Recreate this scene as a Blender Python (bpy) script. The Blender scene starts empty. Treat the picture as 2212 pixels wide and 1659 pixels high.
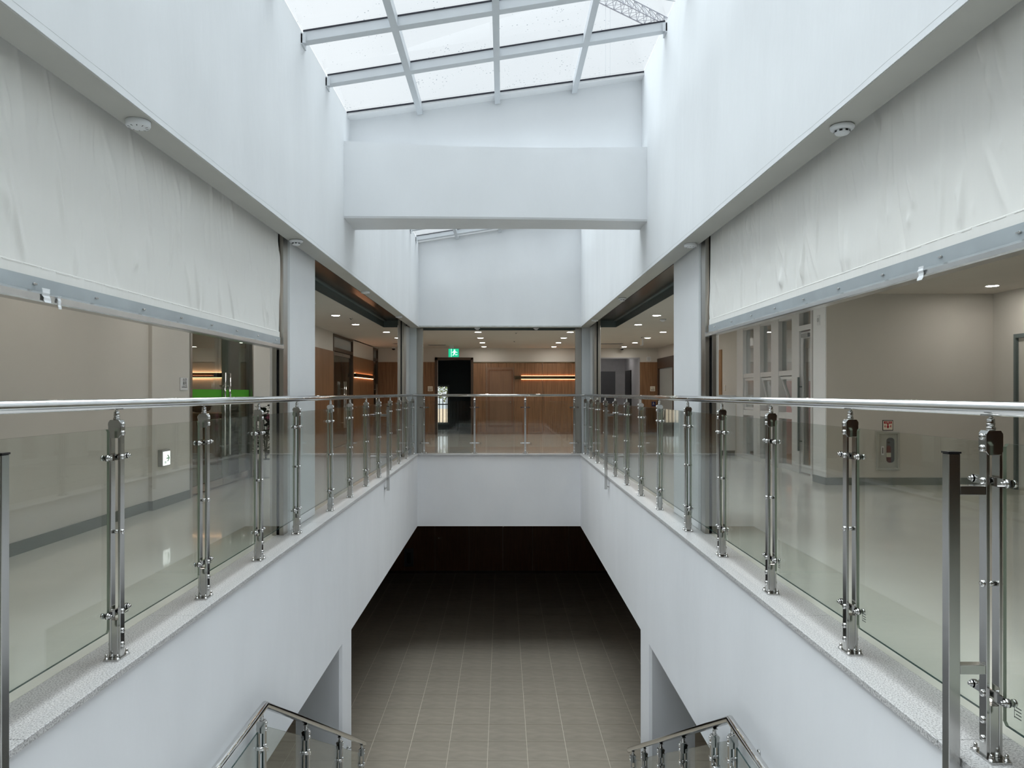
import bpy, bmesh, math, random
import numpy as np
from mathutils import Vector, Matrix
random.seed(7)
PI = math.pi
S = bpy.context.scene
C = S.collection
# ------------------------------------------------------------------ camera
EYE = 1.26
cam_d = bpy.data.cameras.new('camera')
cam_d.sensor_width = 36.0
cam_d.lens = 1600.0 / 2212.0 * 36.0
cam_d.shift_x = (1106.0 - 1086.0) / 2212.0
cam_d.shift_y = (848.0 - 829.5) / 2212.0
cam_d.clip_end = 400
cam = bpy.data.objects.new('camera', cam_d)
cam.location = (0, 0, EYE)
cam.rotation_euler = (PI / 2, 0, 0)
C.objects.link(cam)
S.camera = cam
# ------------------------------------------------------------------ world: bright overcast sky
W = bpy.data.worlds.new('overcast_sky')
S.world = W
W.use_nodes = True
nt = W.node_tree
nt.nodes.clear()
wo = nt.nodes.new('ShaderNodeOutputWorld')
wb = nt.nodes.new('ShaderNodeBackground')
wc = nt.nodes.new('ShaderNodeTexCoord')
wn = nt.nodes.new('ShaderNodeTexNoise')
wn.inputs['Scale'].default_value = 2.2
wn.inputs['Detail'].default_value = 3
wr = nt.nodes.new('ShaderNodeValToRGB')
wr.color_ramp.elements[0].position = .35
wr.color_ramp.elements[0].color = (.75, .79, .825, 1)
wr.color_ramp.elements[1].position = .65
wr.color_ramp.elements[1].color = (.86, .89, .915, 1)
nt.links.new(wc.outputs['Generated'], wn.inputs['Vector'])
nt.links.new(wn.outputs['Fac'], wr.inputs['Fac'])
nt.links.new(wr.outputs['Color'], wb.inputs['Color'])
wb.inputs['Strength'].default_value = .62
nt.links.new(wb.outputs['Background'], wo.inputs['Surface'])
# the veiled sun, high on the left
sun_d = bpy.data.lights.new('veiled_sun', 'SUN')
sun_d.energy = 4.3
sun_d.angle = math.radians(75)
sun_d.color = (.895, .965, 1.0)
sun = bpy.data.objects.new('veiled_sun', sun_d)
sun.rotation_euler = Vector((-.12, .19, 1.0)).to_track_quat('Z', 'Y').to_euler()
C.objects.link(sun)
# ------------------------------------------------------------------ view
S.view_settings.view_transform = 'Standard'
S.view_settings.look = 'None'
S.view_settings.gamma = 1
S.view_settings.use_curve_mapping = False
S.view_settings.exposure = 0.9
S.cycles.use_denoising = True
S.cycles.use_adaptive_sampling = True
S.cycles.adaptive_threshold = .04
S.cycles.max_bounces = 8
S.cycles.diffuse_bounces = 4
S.cycles.glossy_bounces = 4
S.cycles.transparent_max_bounces = 16
S.cycles.caustics_reflective = False
S.cycles.caustics_refractive = False
S.cycles.sample_clamp_indirect = 6.0

# ------------------------------------------------------------------ materials
def lin(c):
    c = c / 255.0
    return c / 12.92 if c <= .04045 else ((c + .055) / 1.055) ** 2.4
def rgb(r, g, b):
    return (lin(r), lin(g), lin(b), 1)
M = {}
def mat(name, col, rough=.5, metal=0, noise=0, nscale=8, bump=0, bscale=30, stretch=None, spec=.5, coat=0, emit=0, ecol=None):
    m = bpy.data.materials.new(name)
    m.use_nodes = True
    t = m.node_tree
    b = t.nodes['Principled BSDF']
    b.inputs['Base Color'].default_value = col
    b.inputs['Roughness'].default_value = rough
    b.inputs['Metallic'].default_value = metal
    b.inputs['Specular IOR Level'].default_value = spec
    b.inputs['Coat Weight'].default_value = coat
    b.inputs['Coat Roughness'].default_value = .045
    if emit:
        b.inputs['Emission Color'].default_value = ecol or col
        b.inputs['Emission Strength'].default_value = emit
    tc = t.nodes.new('ShaderNodeTexCoord')
    mp = t.nodes.new('ShaderNodeMapping')
    t.links.new(tc.outputs['Object'], mp.inputs['Vector'])
    if stretch:
        mp.inputs['Scale'].default_value = stretch
    n = t.nodes.new('ShaderNodeTexNoise')
    n.inputs['Scale'].default_value = nscale
    n.inputs['Detail'].default_value = 4
    t.links.new(mp.outputs['Vector'], n.inputs['Vector'])
    if noise:
        mx = t.nodes.new('ShaderNodeMixRGB')
        mx.blend_type = 'MIX'
        k = 1 - noise
        mx.inputs[1].default_value = (col[0] * k, col[1] * k, col[2] * k, 1)
        k = 1 + noise * .5
        mx.inputs[2].default_value = (min(1, col[0] * k), min(1, col[1] * k), min(1, col[2] * k), 1)
        rp = t.nodes.new('ShaderNodeMapRange')
        rp.inputs['From Min'].default_value = .3
        rp.inputs['From Max'].default_value = .7
        t.links.new(n.outputs['Fac'], rp.inputs['Value'])
        t.links.new(rp.outputs['Result'], mx.inputs['Fac'])
        t.links.new(mx.outputs['Color'], b.inputs['Base Color'])
    if bump:
        n2 = t.nodes.new('ShaderNodeTexNoise')
        n2.inputs['Scale'].default_value = bscale
        n2.inputs['Detail'].default_value = 3
        t.links.new(mp.outputs['Vector'], n2.inputs['Vector'])
        bp = t.nodes.new('ShaderNodeBump')
        bp.inputs['Strength'].default_value = bump
        bp.inputs['Distance'].default_value = .02
        t.links.new(n2.outputs['Fac'], bp.inputs['Height'])
        t.links.new(bp.outputs['Normal'], b.inputs['Normal'])
    M[name] = m
    return m
def emis(name, col, strength):
    m = bpy.data.materials.new(name)
    m.use_nodes = True
    t = m.node_tree
    t.nodes.clear()
    o = t.nodes.new('ShaderNodeOutputMaterial')
    e = t.nodes.new('ShaderNodeEmission')
    e.inputs['Color'].default_value = col
    e.inputs['Strength'].default_value = strength
    t.links.new(e.outputs['Emission'], o.inputs['Surface'])
    M[name] = m
    return m
def glass(name, tint, drops=False, rough=0.0, f0=.04, frost=0):
    """thin pane: fresnel mirror over a clear tinted body"""
    m = bpy.data.materials.new(name)
    m.use_nodes = True
    t = m.node_tree
    t.nodes.clear()
    o = t.nodes.new('ShaderNodeOutputMaterial')
    tr = t.nodes.new('ShaderNodeBsdfTransparent')
    tr.inputs['Color'].default_value = tint
    gl = t.nodes.new('ShaderNodeBsdfGlossy')
    gl.inputs['Roughness'].default_value = rough
    ge = t.nodes.new('ShaderNodeNewGeometry')
    dt = t.nodes.new('ShaderNodeVectorMath'); dt.operation = 'DOT_PRODUCT'
    t.links.new(ge.outputs['Normal'], dt.inputs[0]); t.links.new(ge.outputs['Incoming'], dt.inputs[1])
    ab = t.nodes.new('ShaderNodeMath'); ab.operation = 'ABSOLUTE'
    t.links.new(dt.outputs['Value'], ab.inputs[0])
    su = t.nodes.new('ShaderNodeMath'); su.operation = 'SUBTRACT'; su.inputs[0].default_value = 1
    t.links.new(ab.outputs[0], su.inputs[1])
    pw = t.nodes.new('ShaderNodeMath'); pw.operation = 'POWER'; pw.inputs[1].default_value = 5
    t.links.new(su.outputs[0], pw.inputs[0])
    ma = t.nodes.new('ShaderNodeMath'); ma.operation = 'MULTIPLY_ADD'
    ma.inputs[1].default_value = 1 - f0; ma.inputs[2].default_value = f0
    t.links.new(pw.outputs[0], ma.inputs[0])
    mx = t.nodes.new('ShaderNodeMixShader')
    t.links.new(ma.outputs[0], mx.inputs['Fac'])
    t.links.new(tr.outputs[0], mx.inputs[1]); t.links.new(gl.outputs[0], mx.inputs[2])
    body = mx.outputs[0]
    if drops:
        tc = t.nodes.new('ShaderNodeTexCoord')
        vo = t.nodes.new('ShaderNodeTexVoronoi'); vo.inputs['Scale'].default_value = 26
        vo.inputs['Randomness'].default_value = 1
        t.links.new(tc.outputs['Object'], vo.inputs['Vector'])
        nz = t.nodes.new('ShaderNodeTexNoise'); nz.inputs['Scale'].default_value = 3
        t.links.new(tc.outputs['Object'], nz.inputs['Vector'])
        th = t.nodes.new('ShaderNodeMapRange')
        th.inputs['From Min'].default_value = .35; th.inputs['From Max'].default_value = .75
        th.inputs['To Min'].default_value = .0; th.inputs['To Max'].default_value = .22
        t.links.new(nz.outputs['Fac'], th.inputs['Value'])
        lt = t.nodes.new('ShaderNodeMath'); lt.operation = 'LESS_THAN'
        t.links.new(vo.outputs['Distance'], lt.inputs[0]); t.links.new(th.outputs['Result'], lt.inputs[1])
        mc = t.nodes.new('ShaderNodeMixRGB')
        mc.inputs[1].default_value = tint
        mc.inputs[2].default_value = (tint[0] * .42, tint[1] * .46, tint[2] * .5, 1)
        t.links.new(lt.outputs[0], mc.inputs['Fac'])
        t.links.new(mc.outputs['Color'], tr.inputs['Color'])
    if frost:
        df = t.nodes.new('ShaderNodeBsdfDiffuse'); df.inputs['Color'].default_value = (.62, .66, .66, 1)
        m2 = t.nodes.new('ShaderNodeMixShader'); m2.inputs['Fac'].default_value = frost
        t.links.new(body, m2.inputs[1]); t.links.new(df.outputs[0], m2.inputs[2]); body = m2.outputs[0]
    t.links.new(body, o.inputs['Surface'])
    M[name] = m
    return m

mat('plaster', (.82, .835, .85, 1), .75, noise=.035, nscale=1.4, bump=.22, bscale=5, stretch=(1, 1.4, .55))
mat('plaster_low', (.87, .875, .895, 1), .75, noise=.03, nscale=1.4, bump=.2, bscale=5, stretch=(1, 1.4, .6))
mat('plaster_edge', (.62, .645, .63, 1), .8, noise=.12, nscale=14, bump=.6, bscale=14)
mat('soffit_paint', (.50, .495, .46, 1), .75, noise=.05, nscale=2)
mat('room_paint', (.63, .605, .56, 1), .75, noise=.02, nscale=2, bump=.04, bscale=90)
mat('white_paint', (.84, .85, .86, 1), .6, noise=.02, nscale=3, bump=.06, bscale=60)
mat('ceiling_paint', (.60, .565, .51, 1), .85, noise=.02, nscale=2)
mat('column_grey', (.60, .62, .62, 1), .5, noise=.03, nscale=3)
mat('vinyl_floor', (.80, .795, .715, 1), .22, noise=.06, nscale=1.6, bump=.015, bscale=60, spec=.55, coat=.7)
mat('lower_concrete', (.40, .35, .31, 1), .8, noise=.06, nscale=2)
mat('tile', (.425, .37, .298, 1), .45, noise=.16, nscale=6, stretch=(.5, 1.6, 1), bump=.03, bscale=40)
mat('grout', (.82, .76, .65, 1), .85, noise=.06)
mat('steel', (.56, .555, .54, 1), .17, metal=1, noise=.05, nscale=20, stretch=(1, 1, .1))
mat('steel_polished', (.74, .735, .725, 1), .10, metal=1, noise=.03, nscale=10)
mat('steel_brushed', (.44, .425, .39, 1), .30, metal=1, noise=.08, nscale=26, stretch=(3, 3, .05))
mat('steel_dark', (.22, .205, .19, 1), .2, metal=1, noise=.1, nscale=14)
mat('galvanised', (.56, .615, .645, 1), .42, metal=.55, noise=.12, nscale=3)
mat('aluminium', (.66, .67, .67, 1), .22, metal=.95, noise=.06, nscale=12)
mat('black_plastic', rgb(18, 18, 20), .35, noise=.1)
mat('black_gap', rgb(10, 11, 13), .8, noise=.1)
mat('grey_trim', rgb(98, 110, 110), .45, noise=.06, nscale=5)
mat('white_plastic', rgb(222, 224, 226), .4, noise=.02)
mat('grey_plastic', rgb(140, 142, 142), .4, noise=.02)
mat('frame_white', (.70, .70, .70, 1), .4, noise=.02, nscale=5)
mat('skylight_frame', (.66, .69, .72, 1), .4, noise=.03, nscale=5)
mat('gasket', rgb(22, 24, 40), .5, noise=.1)
mat('baseboard_grey', rgb(112, 118, 112), .5, noise=.05, nscale=4)
mat('teal_dark', rgb(26, 42, 48), .55, noise=.15, nscale=5)
mat('recess_grey', (.42, .42, .45, 1), .7, noise=.05)
mat('door_grey', (.10, .105, .12, 1), .5, noise=.05)
mat('bronze', (.16, .11, .06, 1), .12, metal=1, noise=.2, nscale=6)
mat('brown_frame', rgb(70, 52, 38), .45, noise=.1, nscale=10)
mat('green_film', rgb(64, 160, 10), .4, noise=.04)
mat('red_print', rgb(170, 22, 38), .5, noise=.04)
mat('cream_print', rgb(232, 222, 205), .5, noise=.02)
mat('dark_print', rgb(60, 62, 62), .5, noise=.02)
mat('blue_print', rgb(24, 30, 84), .5, noise=.04)
mat('green_print', rgb(20, 150, 84), .5, noise=.04)
mat('red_paint', rgb(104, 18, 24), .3, noise=.05)
mat('cabinet_grey', (.46, .465, .43, 1), .4, noise=.03)
mat('leaf', rgb(24, 44, 22), .35, noise=.25, nscale=14)
mat('petal', rgb(225, 130, 160), .5, noise=.15, nscale=20)
mat('soil', rgb(50, 38, 28), .9, noise=.3)
mat('cloth_dark', rgb(62, 44, 34), .8, noise=.2)
mat('cable', rgb(150, 155, 165), .5, noise=.05)
mat('crane_paint', rgb(150, 152, 162), .5, noise=.08)
mat('shrub_leaf', rgb(120, 132, 84), .6, noise=.4, nscale=12)
mat('dry_ground', rgb(170, 145, 120), .9, noise=.3, nscale=4)
mat('pink_cloth', rgb(196, 170, 170), .7, noise=.1)
mat('tape_white', rgb(240, 242, 244), .45, noise=.03)
mat('fabric_stain', rgb(196, 180, 156), .9, noise=.2)
emis('downlight', (1, .95, .88, 1), 64)
emis('led_warm', (1, .48, .26, 1), 9)
emis('exit_green', (.015, .40, .20, 1), .85)
emis('exit_white', (.60, 1, .82, 1), .9)
emis('fill_panel_glow', (1, .98, .95, 1), 9)  # glow of the fill panel added in the side room
emis('lamp_white', (.95, 1, .97, 1), .95)
glass('rail_glass', (.965, .985, .972, 1), f0=.045)
mat('glass_edge', rgb(48, 74, 72), .15, noise=.05)
mat('glass_edge_pale', rgb(150, 160, 142), .2, noise=.05)
glass('sky_glass', (.93, .96, .97, 1), drops=True, f0=.04)
glass('door_glass', (.80, .86, .82, 1), f0=.06)
glass('window_glass', (.88, .92, .92, 1), f0=.07)
glass('clear_glass', (.95, .97, .97, 1), f0=.04)
glass('frosted_glass', (.55, .58, .58, 1), f0=.05, frost=.45)

def wood(name, a, b, sx=26, sz=1.0, rough=.45):
    m = bpy.data.materials.new(name)
    m.use_nodes = True
    t = m.node_tree
    p = t.nodes['Principled BSDF']
    p.inputs['Roughness'].default_value = rough
    tc = t.nodes.new('ShaderNodeTexCoord')
    mp = t.nodes.new('ShaderNodeMapping')
    mp.inputs['Scale'].default_value = (sx, sx, sz)
    t.links.new(tc.outputs['Object'], mp.inputs['Vector'])
    n = t.nodes.new('ShaderNodeTexNoise')
    n.inputs['Scale'].default_value = 1.6
    n.inputs['Detail'].default_value = 5
    t.links.new(mp.outputs['Vector'], n.inputs['Vector'])
    r = t.nodes.new('ShaderNodeValToRGB')
    r.color_ramp.elements[0].position = .3; r.color_ramp.elements[0].color = a
    r.color_ramp.elements[1].position = .7; r.color_ramp.elements[1].color = b
    t.links.new(n.outputs['Fac'], r.inputs['Fac'])
    t.links.new(r.outputs['Color'], p.inputs['Base Color'])
    M[name] = m
wood('wood', (.17, .083, .036, 1), (.30, .155, .074, 1))
wood('wood_plain', (.21, .118, .068, 1), (.25, .142, .083, 1), sx=8)
wood('wood_slat', (.36, .20, .09, 1), (.46, .27, .13, 1))
wood('wood_low', (.16, .065, .028, 1), (.22, .095, .042, 1))
wood('wood_floor', (.25, .14, .08, 1), (.34, .20, .12, 1), sx=6, sz=6)

def granite():
    m = bpy.data.materials.new('granite')
    m.use_nodes = True
    t = m.node_tree
    p = t.nodes['Principled BSDF']
    p.inputs['Roughness'].default_value = .35
    tc = t.nodes.new('ShaderNodeTexCoord')
    v = t.nodes.new('ShaderNodeTexNoise'); v.inputs['Scale'].default_value = 150; v.inputs['Detail'].default_value = 3
    v2 = t.nodes.new('ShaderNodeTexNoise'); v2.inputs['Scale'].default_value = 60; v2.inputs['Detail'].default_value = 2
    t.links.new(tc.outputs['Object'], v.inputs['Vector']); t.links.new(tc.outputs['Object'], v2.inputs['Vector'])
    r = t.nodes.new('ShaderNodeValToRGB')
    e = r.color_ramp.elements
    e[0].position = .36; e[0].color = (.12, .12, .12, 1)
    e[1].position = .50; e[1].color = (.56, .55, .54, 1)
    x = e.new(.62); x.color = (.72, .71, .70, 1)
    t.links.new(v.outputs['Fac'], r.inputs['Fac'])
    mx = t.nodes.new('ShaderNodeMixRGB'); mx.blend_type = 'MULTIPLY'; mx.inputs['Fac'].default_value = .5
    t.links.new(r.outputs['Color'], mx.inputs[1]); t.links.new(v2.outputs['Color'], mx.inputs[2])
    m2 = t.nodes.new('ShaderNodeMixRGB'); m2.inputs['Fac'].default_value = .35
    t.links.new(r.outputs['Color'], m2.inputs[1]); m2.inputs[2].default_value = (.62, .60, .59, 1)
    t.links.new(m2.outputs['Color'], p.inputs['Base Color'])
    M['granite'] = m
granite()

def fabric():
    m = bpy.data.materials.new('screen_fabric')
    m.use_nodes = True
    t = m.node_tree
    p = t.nodes['Principled BSDF']
    p.inputs['Roughness'].default_value = .7
    p.inputs['Specular IOR Level'].default_value = .25
    tc = t.nodes.new('ShaderNodeTexCoord')
    n = t.nodes.new('ShaderNodeTexNoise'); n.inputs['Scale'].default_value = 2.5; n.inputs['Detail'].default_value = 4
    t.links.new(tc.outputs['Object'], n.inputs['Vector'])
    mx = t.nodes.new('ShaderNodeMixRGB')
    mx.inputs[1].default_value = (.93, .91, .865, 1)
    mx.inputs[2].default_value = (.95, .94, .905, 1)
    t.links.new(n.outputs['Fac'], mx.inputs['Fac'])
    t.links.new(mx.outputs['Color'], p.inputs['Base Color'])
    mp = t.nodes.new('ShaderNodeMapping'); mp.inputs['Scale'].default_value = (1, 14, 2.2); mp.inputs['Rotation'].default_value = (math.radians(12), 0, 0)
    t.links.new(tc.outputs['Object'], mp.inputs['Vector'])
    n2 = t.nodes.new('ShaderNodeTexNoise'); n2.inputs['Scale'].default_value = 1.0; n2.inputs['Detail'].default_value = 2
    t.links.new(mp.outputs['Vector'], n2.inputs['Vector'])
    bp = t.nodes.new('ShaderNodeBump'); bp.inputs['Strength'].default_value = .22; bp.inputs['Distance'].default_value = .02
    t.links.new(n2.outputs['Fac'], bp.inputs['Height'])
    t.links.new(bp.outputs['Normal'], p.inputs['Normal'])
    M['screen_fabric'] = m
fabric()

# ------------------------------------------------------------------ geometry helpers
class MB:
    def __init__(s):
        s.v = []; s.f = []; s.m = []; s.sm = []
    def add(s, vs, fs, mi=0, smooth=False):
        o = len(s.v)
        s.v += [tuple(v) for v in vs]
        for f in fs:
            s.f.append(tuple(i + o for i in f)); s.m.append(mi); s.sm.append(smooth)
        return s
    def box(s, x0, x1, y0, y1, z0, z1, mi=0):
        if x0 > x1: x0, x1 = x1, x0
        if y0 > y1: y0, y1 = y1, y0
        if z0 > z1: z0, z1 = z1, z0
        vs = [(x0,y0,z0),(x1,y0,z0),(x1,y1,z0),(x0,y1,z0),(x0,y0,z1),(x1,y0,z1),(x1,y1,z1),(x0,y1,z1)]
        return s.add(vs, [(0,3,2,1),(4,5,6,7),(0,1,5,4),(1,2,6,5),(2,3,7,6),(3,0,4,7)], mi)
    def hexa(s, vs, mi=0):
        return s.add(vs, [(0,3,2,1),(4,5,6,7),(0,1,5,4),(1,2,6,5),(2,3,7,6),(3,0,4,7)], mi)
    def tube(s, a, b, r, n=12, mi=0, r2=None, cap=True):
        a = Vector(a); b = Vector(b); d = (b - a).normalized()
        u = d.orthogonal().normalized(); w = d.cross(u)
        r2 = r if r2 is None else r2
        vs = []
        for p, q in ((a, r), (b, r2)):
            for i in range(n):
                t = 2 * PI * i / n
                vs.append(p + u * (math.cos(t) * q) + w * (math.sin(t) * q))
        fs = [(i, (i + 1) % n, n + (i + 1) % n, n + i) for i in range(n)]
        s.add(vs, fs, mi, True)
        if cap:
            o = len(s.v) - 2 * n
            s.f.append(tuple(o + i for i in reversed(range(n)))); s.m.append(mi); s.sm.append(False)
            s.f.append(tuple(o + n + i for i in range(n))); s.m.append(mi); s.sm.append(False)
        return s
    def path(s, pts, r, n=12, mi=0):
        pts = [Vector(p) for p in pts]
        o = len(s.v); k = len(pts)
        up = None
        for i, p in enumerate(pts):
            if i == 0: d = pts[1] - p
            elif i == k - 1: d = p - pts[i - 1]
            else: d = (pts[i + 1] - p).normalized() + (p - pts[i - 1]).normalized()
            d.normalize()
            if up is None: up = d.orthogonal().normalized()
            else: up = (up - d * up.dot(d)).normalized()
            w = d.cross(up)
            sc = 1.0
            if 0 < i < k - 1:
                c = (pts[i + 1] - p).normalized().dot((p - pts[i - 1]).normalized())
                sc = 1.0 / max(.5, math.sqrt((1 + c) / 2)) if c > -1 else 1
                sc = min(sc, 1.05)
            for j in range(n):
                t = 2 * PI * j / n
                s.v.append(tuple(p + up * (math.cos(t) * r * sc) + w * (math.sin(t) * r * sc)))
        for i in range(k - 1):
            for j in range(n):
                s.f.append((o + i*n + j, o + i*n + (j+1) % n, o + (i+1)*n + (j+1) % n, o + (i+1)*n + j)); s.m.append(mi); s.sm.append(True)
        s.f.append(tuple(o + j for j in reversed(range(n)))); s.m.append(mi); s.sm.append(False)
        s.f.append(tuple(o + (k-1)*n + j for j in range(n))); s.m.append(mi); s.sm.append(False)
        return s
    def lathe(s, c, axis, prof, n=24, mi=0):
        c = Vector(c); d = Vector(axis).normalized(); u = d.orthogonal().normalized(); w = d.cross(u)
        o = len(s.v)
        for r, h in prof:
            for j in range(n):
                t = 2 * PI * j / n
                s.v.append(tuple(c + d * h + u * (math.cos(t) * r) + w * (math.sin(t) * r)))
        for i in range(len(prof) - 1):
            for j in range(n):
                s.f.append((o + i*n + j, o + i*n + (j+1) % n, o + (i+1)*n + (j+1) % n, o + (i+1)*n + j)); s.m.append(mi); s.sm.append(True)
        s.f.append(tuple(o + j for j in reversed(range(n)))); s.m.append(mi); s.sm.append(False)
        k = len(prof)
        s.f.append(tuple(o + (k-1)*n + j for j in range(n))); s.m.append(mi); s.sm.append(False)
        return s
    def prism(s, pts, axis, a0, a1, mi=0):
        """polygon pts in the plane across axis, extruded a0..a1"""
        def P(p, a):
            return {'x': (a, p[0], p[1]), 'y': (p[0], a, p[1]), 'z': (p[0], p[1], a)}[axis]
        n = len(pts)
        vs = [P(p, a0) for p in pts] + [P(p, a1) for p in pts]
        fs = [tuple(reversed(range(n))), tuple(range(n, 2 * n))] + [(i, (i+1) % n, n + (i+1) % n, n + i) for i in range(n)]
        return s.add(vs, fs, mi)
    def mesh(s, name, mats, bevel=0):
        me = bpy.data.meshes.new(name)
        me.from_pydata(s.v, [], s.f)
        ms = mats if isinstance(mats, (list, tuple)) else [mats]
        for q in ms: me.materials.append(M[q])
        for p, mi, sm in zip(me.polygons, s.m, s.sm):
            p.material_index = mi; p.use_smooth = sm
        bm = bmesh.new(); bm.from_mesh(me)
        bmesh.ops.recalc_face_normals(bm, faces=bm.faces)
        if bevel:
            es = [e for e in bm.edges if len(e.link_faces) == 2 and e.calc_face_angle(0) > .6]
            bmesh.ops.bevel(bm, geom=es, offset=bevel, segments=1, affect='EDGES', clamp_overlap=True)
        bm.to_mesh(me); bm.free()
        me.update()
        return me
    def build(s, name, mats, parent=None, bevel=0, loc=None):
        return put(name, s.mesh(name, mats, bevel), parent, loc)
def put(name, me, parent=None, loc=None):
    o = bpy.data.objects.new(name, me)
    C.objects.link(o)
    if parent is not None:
        o.parent = parent
        if loc is None and parent.parent is None and parent.type == 'EMPTY':
            loc = parent.matrix_basis.inverted().translation if parent.get('world_parts') else (0, 0, 0)
    if loc is not None: o.location = loc
    return o
def tag(o, label=None, cat=None, group=None, kind=None):
    if label: o['label'] = label
    if cat: o['category'] = cat
    if group: o['group'] = group
    if kind: o['kind'] = kind
    return o
def thing(name, label, cat, loc=(0, 0, 0), rz=0, group=None, kind=None, world=True):
    """an Empty at the thing's base; world=True: parts are given in world metres"""
    o = bpy.data.objects.new(name, None)
    o.empty_display_size = .1
    C.objects.link(o)
    o.location = loc
    o.rotation_euler = (0, 0, rz)
    if world: o['world_parts'] = 1
    return tag(o, label, cat, group, kind)
def struct(name, mb, mats, label, cat, bevel=0):
    return tag(mb.build(name, mats, None, bevel), label, cat, kind='structure')
def wbox(name, dims, m, label, cat, bevel=0):
    return struct(name, MB().box(*dims), m, label, cat, bevel)
def copy_tree(o, parent=None, label=None, group=None):
    c = o.copy(); C.objects.link(c); c.parent = parent
    if label: c['label'] = label
    if group: c['group'] = group
    for ch in list(o.children): copy_tree(ch, c)
    return c
_fontcache = {}
def text_mb(txt, size, place, depth=.001, align='CENTER'):
    """text as mesh verts; place maps (x,y,z local text) to world"""
    cu = bpy.data.curves.new('lettering', 'FONT')
    cu.body = txt; cu.size = size; cu.align_x = align; cu.align_y = 'CENTER'
    cu.extrude = depth; cu.resolution_u = 3
    ob = bpy.data.objects.new('lettering', cu); C.objects.link(ob)
    dg = bpy.context.evaluated_depsgraph_get()
    me = bpy.data.meshes.new_from_object(ob.evaluated_get(dg))
    b = MB()
    b.add([place(*v.co) for v in me.vertices], [tuple(p.vertices) for p in me.polygons])
    bpy.data.objects.remove(ob); bpy.data.curves.remove(cu); bpy.data.meshes.remove(me)
    return b

# ------------------------------------------------------------------ key dimensions (metres)
XL, XR = -1.72, 1.595          # faces of the light well above
SL, SR = -1.889, 1.772         # back of the soffits
GL, GR = -1.735, 1.578         # void edge of the granite ledges
PLX, PRX = -1.835, 1.687       # railing lines
FY = 15.16                     # far wall of the well
CZ = 2.605                     # ceiling / soffit
LZ = -1.48                     # bottom of the spandrels
FZ = -4.2                      # lower floor
BY = 22.4                      # back wall of both storeys
WL, WR = -3.78, 4.7            # corridor walls
def ZG(x): return 4.36 + .16 * (x + 1.72)   # skylight glass plane

# ================================================================== STRUCTURE
# --- upper floor
fl = MB()
fl.box(-9, -2.0, -4, 26, -.03, 0); fl.box(1.85, 9, -4, 26, -.03, 0)
fl.box(-2.0, 1.85, 15.43, 26, -.03, 0); fl.box(-2.0, 1.85, -4, .3, -.03, 0)
struct('floor', fl, 'vinyl_floor', 'pale grey-green vinyl floor of the upper gallery', 'floor')
sl = MB()
sl.box(-9, -1.95, -4, 26, -1.3, -.031); sl.box(1.8, 9, -4, 26, -1.3, -.031)
sl.box(-1.95, 1.8, 15.39, 26, -1.3, -.031); sl.box(-1.95, 1.8, -4, .3, -1.3, -.031)
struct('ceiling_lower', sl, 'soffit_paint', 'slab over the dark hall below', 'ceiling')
# --- spandrels below the ledges
def plaster_wall(name, dims, m, label, face=None):
    return wbox(name, dims, m, label, 'wall')
plaster_wall('wall_left_lower', (-1.95, -1.75, .3, 15.2, LZ, -.031), 'plaster_low', 'white plaster spandrel below the left ledge')
plaster_wall('wall_right_lower', (1.594, 1.8, .3, 15.2, LZ, -.031), 'plaster_low', 'white plaster spandrel below the right ledge')
plaster_wall('wall_far_lower', (-1.95, 1.8, 15.19, 15.39, LZ, -.031), 'plaster_low', 'white plaster spandrel below the far ledge')
# --- light-well walls above the soffits, with a rough lower edge
def well_wall(name, x0, x1, y0, y1, ztop0, ztop1, label, zb=CZ, mtl='plaster', lip=None):
    b = MB()
    b.hexa([(x0,y0,zb),(x1,y0,zb),(x1,y1,zb),(x0,y1,zb),(x0,y0,ztop0),(x1,y0,ztop1),(x1,y1,ztop1),(x0,y1,ztop0)])
    return struct(name, b, mtl, label, 'wall')
well_wall('wall_left', SL, XL, -1.4, FY, ZG(SL) - .01, ZG(XL) - .01, 'tall white plaster wall of the light well on the left')
well_wall('wall_right', XR, SR, -1.4, FY, ZG(XR) - .01, ZG(SR) - .01, 'tall white plaster wall of the light well on the right')
well_wall('wall_far', SL, SR, FY, FY + .17, ZG(SL), ZG(SR), 'white plaster end wall of the light well above the far opening')
well_wall('wall_near', SL, SR, -1.57, -1.4, ZG(SL), ZG(SR), 'white plaster wall of the light well behind the viewer')
# wavering plaster lip along the lower edge of the well walls
def lip(name, x, sgn, y0, y1, label):
    b = MB(); n = 130
    rnd = random.Random(3 if sgn > 0 else 5)
    ph = [rnd.uniform(0, 6.28) for _ in range(4)]
    vs = []
    for i in range(n + 1):
        y = y0 + (y1 - y0) * i / n
        wv = .0035 * math.sin(y * 2.1 + ph[0]) + .002 * math.sin(y * 5.3 + ph[1]) + .0012 * math.sin(y * 13 + ph[2]) + rnd.uniform(-.0006, .0006)
        up = .031 + wv
        vs += [(x + sgn * .0005, y, CZ + up), (x - sgn * (.011 + wv * .3), y, CZ + .0015), (x - sgn * .03, y, CZ + .002), (x - sgn * .03, y, CZ + up)]
        # outer skin leans under the wall face
        vs[-4] = (x + sgn * .0006, y, CZ + up)
    fs = []
    for i in range(n):
        for j in range(4):
            a = i * 4 + j; c = i * 4 + (j + 1) % 4
            fs.append((a, c, c + 4, a + 4))
    fs += [(0, 1, 2, 3), (n*4+3, n*4+2, n*4+1, n*4)]
    b.add(vs, fs)
    return struct(name, b, 'plaster_edge', label, 'trim')
lip('trim_1', XL, 1, -1.4, FY, 'rough plaster edge along the foot of the left well wall')
lip('trim_2', XR, -1, -1.4, FY, 'rough plaster edge along the foot of the right well wall')
b = MB(); b.box(XL, XR, FY - .008, FY + .02, CZ + .0015, CZ + .028)
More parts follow.
